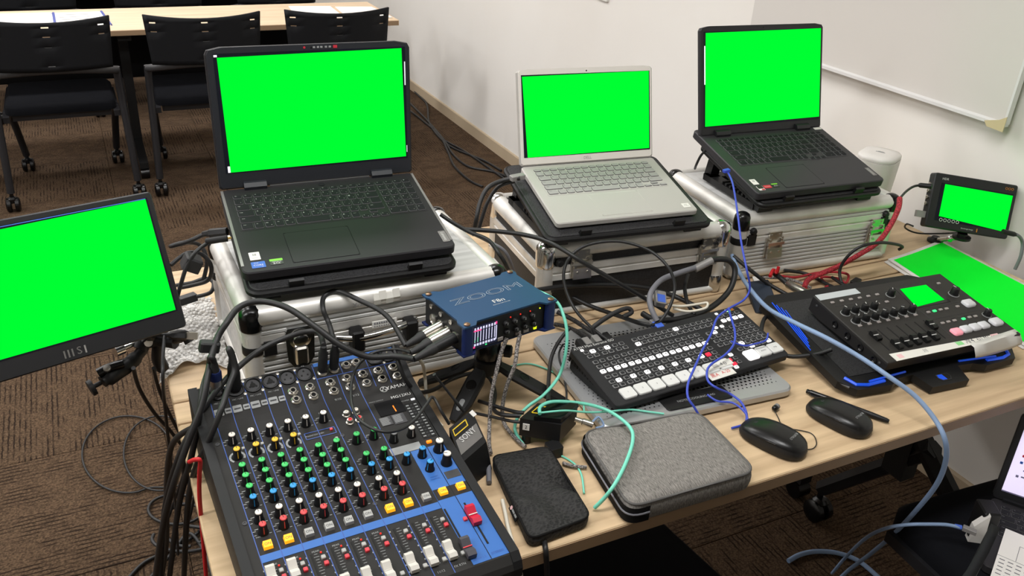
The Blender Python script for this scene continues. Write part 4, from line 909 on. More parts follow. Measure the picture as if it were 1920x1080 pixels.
    u = Vector((1, -.062, 0)).normalized(); v = Vector((.062, 1, 0)).normalized(); pw, pd = .392, .315
    o = Vector((q[1].x, q[1].y, 0)) - u*pw
    c = o+u*pw/2+v*pd/2
    t = thing('notebook_pad', 'silver perforated notebook pad under the lit video switcher', 'cooling pad', (c.x, c.y, TZ), (0, 0, math.atan2(u.y, u.x)))
    obj('plate', MB().slab(0, 0, pw, pd, .003, .018, .022, .003, 5, chb=.002), 'alu_stand', t, 40)
    hl = MB(); n = 0
    for j in range(30):
        for i in range(40):
            x = -pw/2+.02+i*.0092+(j % 2)*.0046; y = -pd/2+.030+j*.0088
            if x > pw/2-.02 or y > pd/2-.03: continue
            e = min(x+pw/2, pw/2-x, y+pd/2, pd/2-y); r_ = min(.0030, .0011+max(0, e-.022)*.055)
            if abs(x) < .072 and y < -pd/2+.052: continue
            hl.add([(x+r_*math.cos(R(60*k)), y+r_*math.sin(R(60*k)), .0184) for k in range(6)], [(0, 1, 2, 3, 4, 5)])
    h = obj('perforation', hl, 'hole_dark', t); h['kind'] = 'stuff'
    nm = obj('name_plate', MB().slab(0, -pd/2+.030, .135, .040, .0178, .0205, .006, .001, 3), 'black_plastic', t)
    tx = MB(); text(tx, 'NOTE COOLING PAD', 0, -pd/2+.028, .0208, .008); obj('lettering', tx, 'print_grey', nm)
    for sx in (-1, 1):
        for sy in (-1, 1): obj('rubber_foot', MB().lathe([(.009, 0), (.009, .0035)], 12, (sx*(pw/2-.03), sy*(pd/2-.03), 0)), 'black_rubber', t, 40)
# ---------------------------------------------------------------- video mixer on the gaming pad
def build_video_mixer():
    M, w, d = corner_frame((1663, 681, .785), (1913, 627, .785), (1765, 511.7, .815), (1527, 553.8, .815))
    t = thing('video_mixer', 'black AV streaming mixer with faders and a small green screen', 'video mixer'); place(t, M)
    tp_ = obj('top_panel', MB().slab(0, 0, w, d, -.006, 0, .003, .0015, 2), 'roland_top', t)
    obj('body', MB().extx([(-d/2+.002, -.020), (-d/2+.0, -.005), (d/2, -.005), (d/2, -.034), (d/2-.03, -.037), (-d/2+.03, -.026)], -w/2+.001, w/2-.001), 'roland_body', t)
    XY = lambda u, v: ((u-.5)*w, (.5-v)*d)
    kn = MB().lathe([(.0088, 0), (.0088, .0012), (.0076, .002), (.0068, .0135), (.0060, .0145), (0, .0146)], 14).box(-.0006, .0006, .001, .0068, .0144, .0150, 1).mesh('knob', ['knob_black', 'print_white'], 40)
    sk = MB().lathe([(.0098, 0), (.0098, .0007), (.0088, .0009), (.0088, .0002)], 16).mesh('knob_ring', 'print_grey', 40)
    for u, v, s in [(.485, .185, 1)]+[(.072+.0695*k, .315, 1) for k in range(4)]+[(.079+.0692*k, .445, 1) for k in range(7)]+[(.903, .330, 1.15), (.937, .685, .95)]:
        o = obj('knob', kn, None, t, M=Matrix.Translation((*XY(u, v), 0)) @ Matrix.Rotation(R(random.uniform(-60, 60)), 4, 'Z') @ Matrix.Scale(s, 4)); obj('knob_ring', sk, None, o)
    bt = {m: MB().slab(0, 0, .0085, .0058, 0, .002, .0014, .0006, 2).mesh('button', m) for m in ('roland_btn', 'led_green')}
    for k, (u, v) in enumerate([(.068, .145), (.137, .144), (.204, .146), (.27, .148), (.337, .146), (.405, .145), (.34, .268), (.411, .266)]+[(.076+.069*k, .506) for k in range(7)]+[(.591, .504), (.639, .503), (.688, .502), (.734, .504), (.822, .503), (.595, .674), (.641, .673), (.689, .672), (.758, .674), (.809, .67), (.855, .672), (.897, .144)]):
        obj('button', bt['led_green' if (abs(u-.639) < .001 or abs(u-.758) < .001) else 'roland_btn'], None, t, M=Matrix.Translation((*XY(u, v), 0)))
    pd_ = {m: MB().slab(0, 0, .0225, .0195, 0, .006, .005, .0025, 3).mesh('pad', m, 50) for m in ('roland_pad', 'roland_pink')}
    for k, (u, v) in enumerate(((.608, .818), (.685, .81), (.757, .808), (.828, .806), (.931, .80), (.913, .497))): obj('pad', pd_['roland_pink' if k == 0 else 'roland_pad'], None, t, M=Matrix.Translation((*XY(u, v), 0)) @ Matrix.Scale(.98 if k < 4 else 1.12, 4))
    sl = MB(); fd = MB().extx([(-.012, .001), (-.012, .007), (-.006, .0095), (0, .0060), (.006, .0105), (.012, .0085), (.012, .001)], -.0058, .0058).mesh('fader_cap', 'knob_black')
    fl_ = MB().box(-.0058, .0058, -.0009, .0009, .0058, .0068).mesh('fader_line', 'print_white')
    for k, (u, v) in enumerate(((.088, .68), (.157, .828), (.228, .822), (.296, .82), (.363, .818), (.432, .816), (.499, .685))):
        x = (u-.5)*w; v0, v1 = (.59, .86); sl.box(x-.0012, x+.0012, (.5-v1)*d, (.5-v0)*d, .0001, .0006)
        o = obj('fader_cap', fd, None, t, M=Matrix.Translation((*XY(u, v), 0))); obj('fader_line', fl_, None, o)
    obj('fader_slot', sl, 'slot_black', t)
    ln = MB()
    for u0, v0, u1, v1 in ((.06, .20, .43, .2035), (.06, .36, .32, .3625), (.55, .44, .96, .443), (.55, .60, .96, .603), (.55, .05, .553, .9)):
        a, b = XY(u0, v0), XY(u1, v1); ln.box(a[0], b[0], b[1], a[1], 0, .0004)
    for k in range(40):
        u, v = random.choice([(.07+.07*random.randint(0, 6), random.choice((.12, .345, .475, .535))), (.6+.05*random.randint(0, 5), random.choice((.47, .64)))]); x, y = XY(u, v); ln.box(x-.005, x+.005, y-.0006, y+.0006, 0, .0004)
    obj('printed_scales', ln, 'print_dark', tp_)['kind'] = 'stuff'
    a = [XY(*q) for q in ((.593, .128), (.799, .133), (.793, .382), (.556, .408))]; o = obj('screen_frame', MB().prism([XY(*q) for q in ((.565, .10), (.82, .10), (.82, .42), (.535, .42))][::-1], 0, .0007), 'black_gloss', t)
    obj('screen_image', MB().add([(x, y, .001) for x, y in a[::-1]], [(0, 1, 2, 3)]), 'screen_green', o)
    lb = obj('blank_label', MB().prism([XY(*q) for q in ((.012, .004), (.312, .006), (.312, .086), (.008, .088))][::-1], 0, .0006), mat('label_grey', (188, 194, 196), .5), t)
    tq = [XY(*q) for q in ((.06, .905), (.872, .945), (.875, 1.003), (.06, 1.0))]
    tq = obj('writing_tape', MB().prism(tq[::-1], 0, .0007), 'tape', t)
    tx = MB(); x, y = XY(.62, .955); text(tx, '冷4', x, y, .0010, .015); text(tx, '石1 M1', x+.035, y, .001, .011); text(tx, 'ECL', x+.064, y-.002, .001, .008); x, y = XY(.29, .955); text(tx, '川', x, y, .001, .010); obj('lettering', tx, 'tape_ink', tq)
    for u, m, ww in ((.11, 'tape_pink', .012), (.545, 'tape_green', .016), (.82, 'tape_pink', .02)): x, y = XY(u, .955); obj('marker_patch', MB().box(x-ww/2, x+ww/2, y-.005, y+.005, .0007, .0009), m, tq)
    fp = [Vector((*XY(.60, .985), .0008)), Vector((*XY(.99, .93), .0008))]
    flap = MB(); n = 8
    for k in range(n+1):
        s = k/n; a = fp[0].lerp(fp[1], s); flap.v += [(a.x, a.y, a.z+.0006), (a.x+.004*s, a.y-.012, .001-.002*s+.003*math.sin(3.1*s)), (a.x+.008*s, a.y-.022, -.012-.006*math.sin(2.6*s)), (a.x+.006, a.y-.020-.004*s, -.020-.010*s*(1-s)*2)]
    for k in range(n):
        for j in range(3): i = k*4+j; flap.f.append((i, i+1, i+5, i+4)); flap.mi.append(0)
    fo = obj('loose_tape', flap, mat('clear_tape', (206, 204, 198), .3), t, 60); so = fo.modifiers.new('thickness', 'SOLIDIFY'); so.thickness = .0006
    for k in range(4):
        y = -d*.36+k*d*.17; obj('side_jack', MB().stack((-w/2+.002, y, -.017), (-w/2-.004, y, -.017), [(0, .0075), (.003, .0075), (.0035, .006), (.002, .005), (.0005, .0035)], 14), 'black_gloss', t, 40)
    for y in (-d*.42, d*.42): obj('side_screw', MB().stack((-w/2+.002, y, -.014), (-w/2-.002, y, -.014), [(0, .003), (.002, .003), (.003, .0015)], 10), 'chair_bar', t, 40)
    # rear plugs on the mixer are separate cables; gaming pad below
    fl, fr, bl = P(1590, 735, .742), P(1919, 668, .742), P(1447, 597, .772)
    u = (fr-fl).normalized(); wv = (fr-fl).length; v = bl-fl; v -= u*v.dot(u); pd2 = .30
    Mp = frame(fl+u*wv/2+v.normalized()*pd2/2, u, v)
    t = thing('gaming_pad', 'black cooling pad with blue light bars under the AV streaming mixer', 'cooling pad'); place(t, Mp)
    hw, hd = wv/2, pd2/2
    poly = [(-hw, -hd+.03), (-hw+.022, -hd), (-hw+.10, -hd-.004), (-hw+.125, -hd+.008), (-.055, -hd+.010), (-.045, -hd-.030), (.045, -hd-.030), (.055, -hd+.010), (hw-.125, -hd+.008), (hw-.10, -hd-.004), (hw-.022, -hd), (hw, -hd+.03), (hw, hd-.02), (hw-.03, hd), (-hw+.03, hd), (-hw, hd-.02)]
    obj('shell', MB().prism(poly, -.016, 0), 'black_plastic', t)
    obj('mesh_top', MB().prism([(-hw+.03, -hd+.035), (hw-.03, -hd+.035), (hw-.03, hd-.03), (-hw+.03, hd-.03)], -.001, .0012), 'mesh_black', t)
    for s in (-1, 1):
        lb = MB().tube([(s*(hw-.018), -hd+.034, .001), (s*(hw-.028), -hd+.012, .001), (s*(hw-.05), -hd+.006, .001), (s*(hw-.09), -hd+.008, .001)], .0035, 6, smooth=False).tube([(s*(hw-.06), -hd+.014, .0008), (s*(hw-.15), -hd+.020, .0008)], .0022, 6, smooth=False)
        obj('light_bar', lb, 'led_blue', t)
        sb = MB()
        for k in range(4): sb.tube([(s*(hw-.006-.005*k), -.03+.01*k, .0012), (s*(hw-.024-.004*k), .125-.010*k, .0012)], .0011, 5, smooth=False)
        obj('light_bar', sb, 'led_blue', t)
        obj('corner_ring', MB().tube([(s*(hw-.004), -hd+.030, -.003), (s*(hw-.014), -hd+.012, -.003)], .003, 6, smooth=False), 'chair_bar', t)
    em = obj('emblem', MB().prism([(-.016, -hd-.012), (-.010, -hd-.020), (.010, -hd-.020), (.016, -hd-.012), (.014, -hd-.003), (-.014, -hd-.003)], 0, .0012), 'chair_bar', t)
    obj('emblem_half', MB().prism([(-.014, -hd-.012), (-.009, -hd-.0185), (.001, -hd-.0185), (-.001, -hd-.0045), (-.012, -hd-.0045)], .0012, .0018), 'led_blue', em); obj('emblem_half', MB().prism([(.014, -hd-.012), (.009, -hd-.0185), (.002, -hd-.0185), (.001, -hd-.0045), (.012, -hd-.0045)][::-1], .0012, .0018), 'black_plastic', em)
    for x, y in ((-hw+.05, -hd+.03), (hw-.05, -hd+.03), (-hw+.05, hd-.04), (hw-.05, hd-.04)):
        wp = Mp @ Vector((x, y, -.014)); q = Mp.inverted() @ Vector((wp.x, wp.y, TZ+.001)); obj('foot', MB().cyl((x, y, -.014), q, .009), 'black_rubber', t, 40)
# ---------------------------------------------------------------- monitors
def build_monitors():
    w, h = .357, .232
    M = Matrix.Translation((-.0866, 1.3527, .9524)) @ Euler((R(-22.64), R(2.26), R(19.22))).to_matrix().to_4x4()
    t = thing('portable_monitor', 'portable monitor with a plain green screen at the left edge', 'monitor'); place(t, M)
    obj('body', MB().slab(0, 0, w, h, 0, .010, .006, .002, 3, M=Matrix.Translation((0, .010, 0)) @ VERT), 'bezel_black', t, 40)
    s = obj('screen', MB().box(-w/2+.009, w/2-.009, -.0006, .0005, -h/2+.030, h/2-.009), 'glass_dark', t)
    obj('screen_image', MB().add([(-w/2+.010, -.0009, -h/2+.0325), (w/2-.012, -.0009, -h/2+.0325), (w/2-.012, -.0009, h/2-.0115), (-w/2+.010, -.0009, h/2-.0155)], [(0, 1, 2, 3)]), 'screen_green', s)
    obj('screen_edge_window', MB().box(-.075, .1662, -.0010, -.0006, h/2-.0112, h/2-.0100), 'screen_blue', s); obj('screen_edge_window', MB().box(-w/2+.0095, -.075, -.0010, -.0006, h/2-.0135, h/2-.0100), 'screen_white', s)
    tx = MB(); text(tx, 'S', .0055, 0, 0, .0165, sx=1.1, M=Matrix.Translation((0, -.0004, -h/2+.0125)) @ VERT)
    for x in (-.0165, -.0105, -.0045, .0145): tx.box(x-.0012, x+.0012, -.0008, -.0004, -h/2+.0065, -h/2+.0185); obj('lettering', tx, 'logo_grey', t)
    # clamp and arm that carry it
    t = thing('clamp_arm', 'black clamp and ball arm holding the portable monitor to the table edge', 'clamp', P(285, 690, TZ))
    o = t.location
    Q = lambda x, y, z: P(x, y, z)-o
    obj('clamp_jaw', MB().tube([Q(330, 640, .80), Q(300, 636, .80), Q(272, 640, .80), Q(262, 655, .79)], .014, 8).tube([Q(300, 636, .80), Q(296, 668, .765), Q(305, 690, .735)], .0115, 8), 'black_plastic', t, 60)
    obj('clamp_handle', MB().tube([Q(322, 634, .805), Q(345, 630, .81), Q(356, 642, .80)], [.012, .011, .009], 8), 'black_plastic', t, 60)
    obj('screw_spindle', MB().stack(Q(262, 640, .80), Q(205, 664, .80), [(0, .0045), (.03, .0045), (.031, .0095), (.046, .0095), (.047, .006)], 14), 'chrome', t, 40)
    obj('arm_tube', MB().tube([Q(268, 655, .79), Q(245, 680, .775), Q(215, 700, .77), Q(192, 716, .765)], [.010, .013, .0145, .015, .011], 8), 'black_plastic', t, 60)
    obj('arm_lever', MB().tube([Q(230, 682, .785), Q(205, 690, .785), Q(184, 700, .78)], .0085, 8), 'black_gloss', t, 60); obj('lever_pin', MB().stack(Q(201, 692, .788), Q(199, 686, .80), [(0, .006), (.006, .006), (.007, 0)], 12), 'nickel', t, 40)
    obj('end_knob', MB().stack(Q(190, 717, .764), Q(170, 728, .76), [(0, .004), (.012, .004), (.013, .014), (.020, .014), (.021, .005)], 14), 'black_plastic', t, 40)
    c = M @ Vector((.06, .016, -.07)); obj('monitor_mount', MB().tube([Q(285, 632, .81), c-o], .009, 8, smooth=False), 'black_plastic', t, 60)
    obj('pivot_ball', MB().ball(Q(278, 640, .80), .012, 12), 'black_gloss', t, 60); obj('pivot_pin', MB().stack(Q(279, 640, .80), Q(276, 652, .82), [(.0, .007), (.014, .007), (.015, 0)], 12), 'nickel', t, 40)
    # small recorder monitor
    k = 1.05; w, h = .2*k, .128*k
    M = Matrix.Translation((1.9285, 1.2929, .8473)) @ Euler((R(-21.35), R(5.72), R(-28.29))).to_matrix().to_4x4()
    t = thing('field_monitor', 'small black field monitor with a green screen at the right wall', 'monitor'); place(t, M)
    obj('body', MB().slab(0, 0, w, h, -.022, .004, .006, .002, 3, M=VERT), 'bezel_black', t, 40)
    s = obj('screen', MB().box(-w*.405, w*.462, -.0046, -.0035, -h*.36, h*.33), 'glass_dark', t)
    obj('screen_image', MB().add([(-w*.362, -.0049, -h*.275), (w*.455, -.0049, -h*.375), (w*.455, -.0049, h*.30), (-w*.365, -.0049, h*.315)], [(0, 1, 2, 3)]), 'screen_green', s)
    tx = MB(); text(tx, 'HDR', 0, 0, 0, .008, M=Matrix.Translation((-w*.37, -.0045, h*.405)) @ VERT); text(tx, 'Blackmagicdesign', 0, 0, 0, .0045, M=Matrix.Translation((.0, -.0045, -h*.43)) @ VERT); obj('lettering', tx, 'print_white', t)
    tx = MB(); text(tx, 'OOO', 0, 0, 0, .009, M=Matrix.Translation((w*.40, -.0045, h*.41)) @ VERT); tx.box(w*.115, w*.125, -.0046, -.004, -h*.46, -h*.395); obj('maker_mark', tx, 'orange_print', t)
    ic = MB()
    for i in range(5): ic.stack((-w*.33+i*.0105, -.004, -h*.335), (-w*.33+i*.0105, -.0052, -h*.335), [(0, .0042), (.0009, .0042), (.0009, .0030), (.0004, .003)], 12)
    obj('screen_icon', ic, 'print_white', s)
    for z in (.038, .022, .006, -.010): obj('side_jack', MB().stack((-w/2+.001, .010, z), (-w/2-.008, .010, z), [(0, .005), (.005, .005), (.0055, .0035), (.003, .003)], 12), 'nickel', t, 40)
    obj('hdmi_plug', MB().box(-w/2-.022, -w/2, .004, .016, -.046, -.030), 'grey_plug', t)
    b = M @ Vector((0, .010, -h/2)); f = Vector((1.932, 1.362, TZ))
    t = thing('monitor_clamp', 'black ball mount and clamp under the small field monitor', 'clamp', f)
    b -= f
    obj('shoe', MB().lathe([(.022, b.z-.016), (.022, b.z-.010), (.012, b.z-.009), (.012, b.z-.002)], 16, (b.x, b.y, 0)), 'black_plastic', t, 40)
    obj('ball_joint', MB().ball((b.x*.6, b.y*.6, b.z*.5), .010, 14), 'chrome', t, 60)
    obj('stem', MB().tube([(b.x, b.y, b.z-.014), (b.x*.6, b.y*.6, b.z*.5), (0, 0, .004)], .006, 8, smooth=False), 'nickel', t, 60)
    obj('base', MB().lathe([(.02, 0), (.02, .006), (.012, .010), (.010, .014)], 20), 'black_plastic', t, 40)
# ---------------------------------------------------------------- small things on the table
def pillow(name, quad, z0, h, mats, parent, rad=.03, seg=6, dent=None, prof=None):
    "soft bag from four ground corners"
    c = sum(quad, Vector())/4; out = []
    for i in range(4):
        p = quad[i]; a = (quad[i-1]-p).normalized(); b = (quad[(i+1) % 4]-p).normalized()
        for k in range(seg+1):
            s = k/seg; A = p+a*rad; B = p+b*rad; out.append((A*(1-s)**2+p*2*s*(1-s)+B*s*s)-c)
    dens = []
    for i in range(len(out)):
        a, b = out[i], out[(i+1) % len(out)]; n = max(1, int((b-a).length/.012)); dens += [a.lerp(b, k/n) for k in range(n)]
    prof = prof or [(.93, 0), (.985, .12), (1, .35), (1, .62), (.985, .82), (.95, .94), (.86, 1.0), (.7, 1.03), (.5, 1.05), (.3, 1.06), (.1, 1.06)]
    rg = []
    for s, zz in prof:
        ring = []
        for q in dens:
            z = h*zz
            if dent and s < .97: z += dent(q.x*s, q.y*s)
            ring.append((q.x*s, q.y*s, z))
        rg.append(ring)
    return obj(name, MB().rings(rg), mats, parent, 50), dens, c
def build_mouse(label, rear, front, grp):
    L = (front-rear).length*1.08; c = (front+rear)/2; a = math.atan2(-(front-rear).x, (front-rear).y)
    t = thing('computer_mouse', label, 'mouse', (c.x, c.y, TZ), (0, 0, a), grp)
    n = 28; rg = []; HH = .034
    def out(z, y0): pass
    def ring(s, z, k=1.):
        r_ = []
        for i in range(n):
            th = 2*math.pi*i/n; cx, sy = math.cos(th), math.sin(th)
            x = .0335*s*math.copysign(abs(cx)**.75, cx); y = L/2*s*math.copysign(abs(sy)**.85, sy)
            top = .012+.0185*max(0, math.cos((y+.010)/(L*.62)*1.25))**.8
            x *= 1-.05*math.cos(y/L*6)-.10*max(0, y/L)
            r_.append((x, y, top*z))
        return r_
    obj('shell', MB().rings([ring(s, z) for s, z in ((.90, .02), (.97, .12), (1, .35), (.985, .55), (.95, .72))]), 'mouse_side', t, 60)
    tp_ = obj('top_cover', MB().rings([ring(s, z) for s, z in ((.965, .70), (.94, .80), (.86, .91), (.72, .985), (.5, 1.03), (.25, 1.045), (.05, 1.05))]), 'mouse_black', t, 60)
    obj('wheel', MB().stack((-.0035, L*.28, .0192), (.0035, L*.28, .0192), [(0, .007), (.001, .008), (.006, .008), (.007, .007)], 16), 'black_rubber', t, 40)
    obj('button_gap', MB().box(-.0005, .0005, L*.34, L*.42, .012, .0185), 'slot_black', tp_)
    obj('side_key', MB().tube([(-.0290, .018, .021), (-.0305, 0, .023), (-.0300, -.018, .0235)], .0012, 6), 'black_gloss', t, 60)
    tx = MB(); text(tx, 'BUFFALO', 0, 0, 0, .006, rot=180, M=Matrix.Translation((.004, -L*.27, .0305)) @ Matrix.Rotation(R(13), 4, 'X')); obj('lettering', tx, 'print_grey', tp_)
    return t
def build_small():
    # grey zip pouch
    q = [P(1078, 838, TZ), P(1196, 970, TZ), P(1428, 903, TZ), P(1306, 776, TZ)]
    q = [P(1088, 803, .762), P(1180, 948, .762), P(1424, 878, .762), P(1312, 764, .762)]
    q = [Vector((v.x, v.y, 0)) for v in q]; c = sum(q, Vector())/4
    t = thing('zip_pouch', 'heather grey fabric zip pouch at the front of the table', 'pouch', (c.x, c.y, TZ))
    dn = lambda x, y: -.003*math.exp(-((x+.02)**2+(y-.075)**2)/.0006)-.0025*math.exp(-((x-.01)**2+(y-.08)**2)/.002)
    b, dens, _ = pillow('bag', q, 0, .040, 'pouch_grey', t, .026, 6, dn)
    obj('top_piping', MB().tube([(v.x*.975, v.y*.975, .0355) for v in dens+[dens[0]]], .0022, 6, sub=1), 'pouch_trim', t, 60)
    i0 = [v for v in dens if v.x < -.085]
    i0.sort(key=lambda v: v.y)
    zs = MB(); zs.rings([[(v.x*1.012, v.y*1.012, z) for v in i0] for z in (.004, .012, .022, .031)], cap=False, close=False)
    zo = obj('zip_band', zs, 'pouch_black', t, 60)
    obj('zip_line', MB().tube([(v.x*1.018, v.y*1.018, .020) for v in i0], .0017, 6, sub=1), 'cable_grey', zo, 60)
    zp = Vector((-.108, -.035, .016)); obj('zip_pull', MB().box(-.004, .003, -.03, .012, -.012, -.009, M=Matrix.Translation(zp) @ Matrix.Rotation(R(35), 4, 'Y')), 'pouch_black', zo)
    # black mesh pouch
    q = [P(920, 852, .742), P(993, 1010, .742), P(1110, 967, .742), P(1028, 833, .742)]; q = [Vector((v.x, v.y, 0)) for v in q]; c = sum(q, Vector())/4
    t = thing('mesh_pouch', 'black mesh pouch between mixer and grey pouch', 'pouch', (c.x, c.y, TZ))
    dn = lambda x, y: -.015*math.exp(-((y-.008+.3*x)**2)/.0006)+.006*math.sin(x*90+y*40)*math.exp(-((y+.03)**2)/.003)-.004*max(0, (-y-.03)/.06)
    b, dens, _ = pillow('bag', q, 0, .024, 'pouch_mesh', t, .016, 5, dn)
    obj('seam', MB().tube([(v.x*.985, v.y*.985, .019) for v in dens+[dens[0]]], .0018, 6, sub=1), 'pouch_black', t, 60)
    e = (q[1]-q[0]).normalized(); tc_ = q[0].lerp(q[1], .66)-c; out = Vector((-e.y, e.x, 0)); out = out if out.dot(tc_) > 0 else -out
    Mt = frame(tc_+out*.0015+Vector((0, 0, .0135)), e, (Vector((0, 0, 1))-out*.6))
    tg = obj('brand_tag', MB().box(-.015, .015, -.0055, .0055, -.001, .0006, M=Mt), 'pouch_black', t)
    obj('tag_mark', MB().lathe([(.0032, .0006), (.0032, .0010), (0, .0010)], 12, (-.010, 0, 0), M=Mt), 'tape_pink', tg)
    obj('tag_print', MB().box(-.006, .003, -.0016, .0016, .0006, .0009, M=Mt).box(.0045, .012, -.0016, .0016, .0006, .0009, M=Mt), 'print_grey', tg)
    # mice, pen, earbud
    build_mouse('black computer mouse beside the grey pouch', P(1505, 852, TZ+.008), P(1395, 798, TZ+.008), 'two black mice')
    build_mouse('black computer mouse lying against the pen', P(1627, 812, TZ+.008), P(1520, 758, TZ+.008), 'two black mice')
    a, b = P(1512, 733, TZ+.006), P(1667, 790, TZ+.006); L = (b-a).length
    t = thing('ballpoint_pen', 'slim black pen lying behind the right mouse', 'pen', (a+b)/2); a -= t.location; b -= t.location
    obj('cap_end', MB().stack(a, b, [(0, .0035), (.001, .0042), (.006, .0042), (.007, .0052), (L*.42, .0055), (L*.43, .0050)], 12), 'black_gloss', t, 40)
    obj('ring', MB().stack(a, b, [(L*.43, .0056), (L*.455, .0056)], 12), 'chrome', t, 40)
    obj('barrel', MB().stack(a, b, [(L*.455, .0054), (L*.8, .0052), (L*.97, .0042), (L, .0030)], 12), 'black_plastic', t, 40)
    dr = (b-a).normalized(); sd = Vector((0, 0, 1)).cross(dr)
    obj('clip', MB().tube([a+dr*.008+sd*-.004, a+dr*.012-sd*.008, a+dr*.05-sd*.007], .0015, 6, smooth=False), 'black_gloss', t)
    a = P(1452, 766, TZ+.006); t = thing('earbud', 'black earbud with a pale silicone tip on a thin cord', 'earphone', a)
    obj('housing', MB().stack((-.004, -.002, 0), (.012, .003, .002), [(0, .0025), (.002, .0050), (.006, .0056), (.009, .0045)], 12), 'black_gloss', t, 50)
    obj('ear_tip', MB().stack((.0045, .001, .001), (.016, .004, .003), [(0, .0030), (.001, .0052), (.005, .0052), (.007, .0030)], 12), 'cap_grey', t, 50)
    obj('cord', MB().tube([Vector((-.002, -.002, -.001))]+[P(x, y, TZ+.0018)-a for x, y in ((1460, 785), (1464, 793), (1480, 803), (1520, 812), (1531, 830), (1524, 841), (1506, 843))], .0009, 5), 'cable_black', t, 60)
    # receivers
    def receiver(label, quad, zt, logo, tagtxt):
        qs = [P(x, y, zt) for x, y in quad]; u = (qs[1]-qs[0]); v = (qs[3]-qs[0]); c = sum(qs, Vector())/4; M_ = frame(c, u, v); w, d = u.length, v.length
        t = thing('wireless_receiver', label, 'receiver'); place(t, M_); H = zt-TZ
        s = 1 if M_.to_3x3().col[2].z > 0 else -1
        return t, w, d, H
    t = thing('wireless_receiver', 'boxy black wireless receiver with antenna, leaning beside the mixer', 'receiver', P(880, 845, TZ))
    o = t.location
    A, B, C_, D_ = P(842, 803, .795)-o, P(884, 768, .800)-o, P(912, 828, .772)-o, P(866, 868, .768)-o
    dn = Vector((0.004, -.004, 0))
    G = [Vector((q.x, q.y, .002)) for q in (A+dn, B+dn, C_+dn*2, D_+dn*2)]
    obj('case', MB().add([*(q[:] for q in G), A[:], B[:], C_[:], D_[:]], [(0, 3, 2, 1), (4, 5, 6, 7), (0, 1, 5, 4), (1, 2, 6, 5), (2, 3, 7, 6), (3, 0, 4, 7)]), 'black_plastic', t)
    nz = (B-A).cross(D_-A).normalized(); nz = nz if nz.z > 0 else -nz
    fp = lambda s, r_, e=.0008: A+(B-A)*s+(D_-A)*r_*(1-s)+(C_-B)*r_*s+nz*e
    def face(name, s0, s1, r0, r1, m, e=.0008): return obj(name, MB().add([fp(s0, r0, e), fp(s1, r0, e), fp(s1, r1, e), fp(s0, r1, e), fp(s0, r0, -.001), fp(s1, r0, -.001), fp(s1, r1, -.001), fp(s0, r1, -.001)], [(0, 1, 2, 3), (0, 4, 5, 1), (1, 5, 6, 2), (2, 6, 7, 3), (3, 7, 4, 0)]), m, t)
    face('label_plate', .06, .94, .40, .82, 'brand_plate'); 
    yl = MB()
    for s0, s1, r0, r1 in ((.08, .66, .10, .13), (.08, .66, .27, .30), (.62, .66, .10, .30), (.08, .11, .10, .30)): yl.add([fp(s0, r0), fp(s1, r0), fp(s1, r1), fp(s0, r1)], [(0, 1, 2, 3)])
    obj('yellow_frame', yl, 'yellow_line', t)
    tx = MB(); text(tx, 'SONY', 0, 0, .0014, .013, M=frame(fp(.5, .50), (B-A), -(D_-A))); obj('lettering', tx, 'print_white', t); obj('white_sticker', MB().box(-.004, .004, -.005, .005, 0, .001, M=frame(fp(.97, .12), (B-A), -(D_-A))), 'sticker_white', t)
    a0 = P(869, 771, .80)-o; a1 = P(814, 702, .875)-o
    obj('antenna', MB().stack(a0, a1, [(0, .0028), ((a1-a0).length*.3, .0026), ((a1-a0).length*.31, .0020), ((a1-a0).length-.004, .0020), ((a1-a0).length, .0030)], 8), 'cable_black', t, 40)
    t = thing('wireless_receiver', 'black wireless receiver numbered 2 lying under the mint cords', 'receiver', P(1030, 830, TZ)); o = t.location
    A, B, C_, D_ = P(975, 784, .772)-o, P(1008, 756, .772)-o, P(1083, 764, .772)-o, P(1052, 797, .772)-o
    G = [Vector((q.x, q.y, .018)) for q in (A, B, C_, D_)]
    obj('case', MB().add([*(q[:] for q in G), A[:], B[:], C_[:], D_[:]], [(0, 3, 2, 1), (4, 5, 6, 7), (0, 1, 5, 4), (1, 2, 6, 5), (2, 3, 7, 6), (3, 0, 4, 7)]), 'black_plastic', t)
    fq = lambda s, r_, e=.0009: A+(C_-B)*s+(B-A)*r_+Vector((0, 0, e))
    obj('cover', MB().add([fq(.36, -.06), fq(1.02, -.06), fq(1.02, 1.04), fq(.36, 1.04), fq(.36, -.06, .008), fq(1.0, -.04, .008), fq(1.0, 1.0, .008), fq(.38, 1.0, .008)], [(4, 5, 6, 7), (0, 1, 5, 4), (1, 2, 6, 5), (2, 3, 7, 6), (3, 0, 4, 7)]), 'black_gloss', t)
    yl = MB()
    for s0, s1, r0, r1 in ((.10, .32, .35, .40), (.10, .32, .78, .83), (.10, .13, .35, .83), (.29, .32, .35, .83)): yl.add([fq(s0, r0), fq(s1, r0), fq(s1, r1), fq(s0, r1)], [(0, 1, 2, 3)])
    obj('yellow_frame', yl, 'yellow_line', t)
    fr = frame(A.lerp(D_, .16)+Vector((0, 0, -.014))+Vector((-.0003, -.0012, 0)), (D_-A), Vector((0, 0, 1)))
    o2 = obj('number_sticker', MB().box(-.0055, .0055, -.006, .006, 0, .0012, M=fr), 'sticker_white', t); tx = MB(); text(tx, '2', 0, 0, .0014, .009, M=fr); obj('lettering', tx, 'sticker_dark', o2)
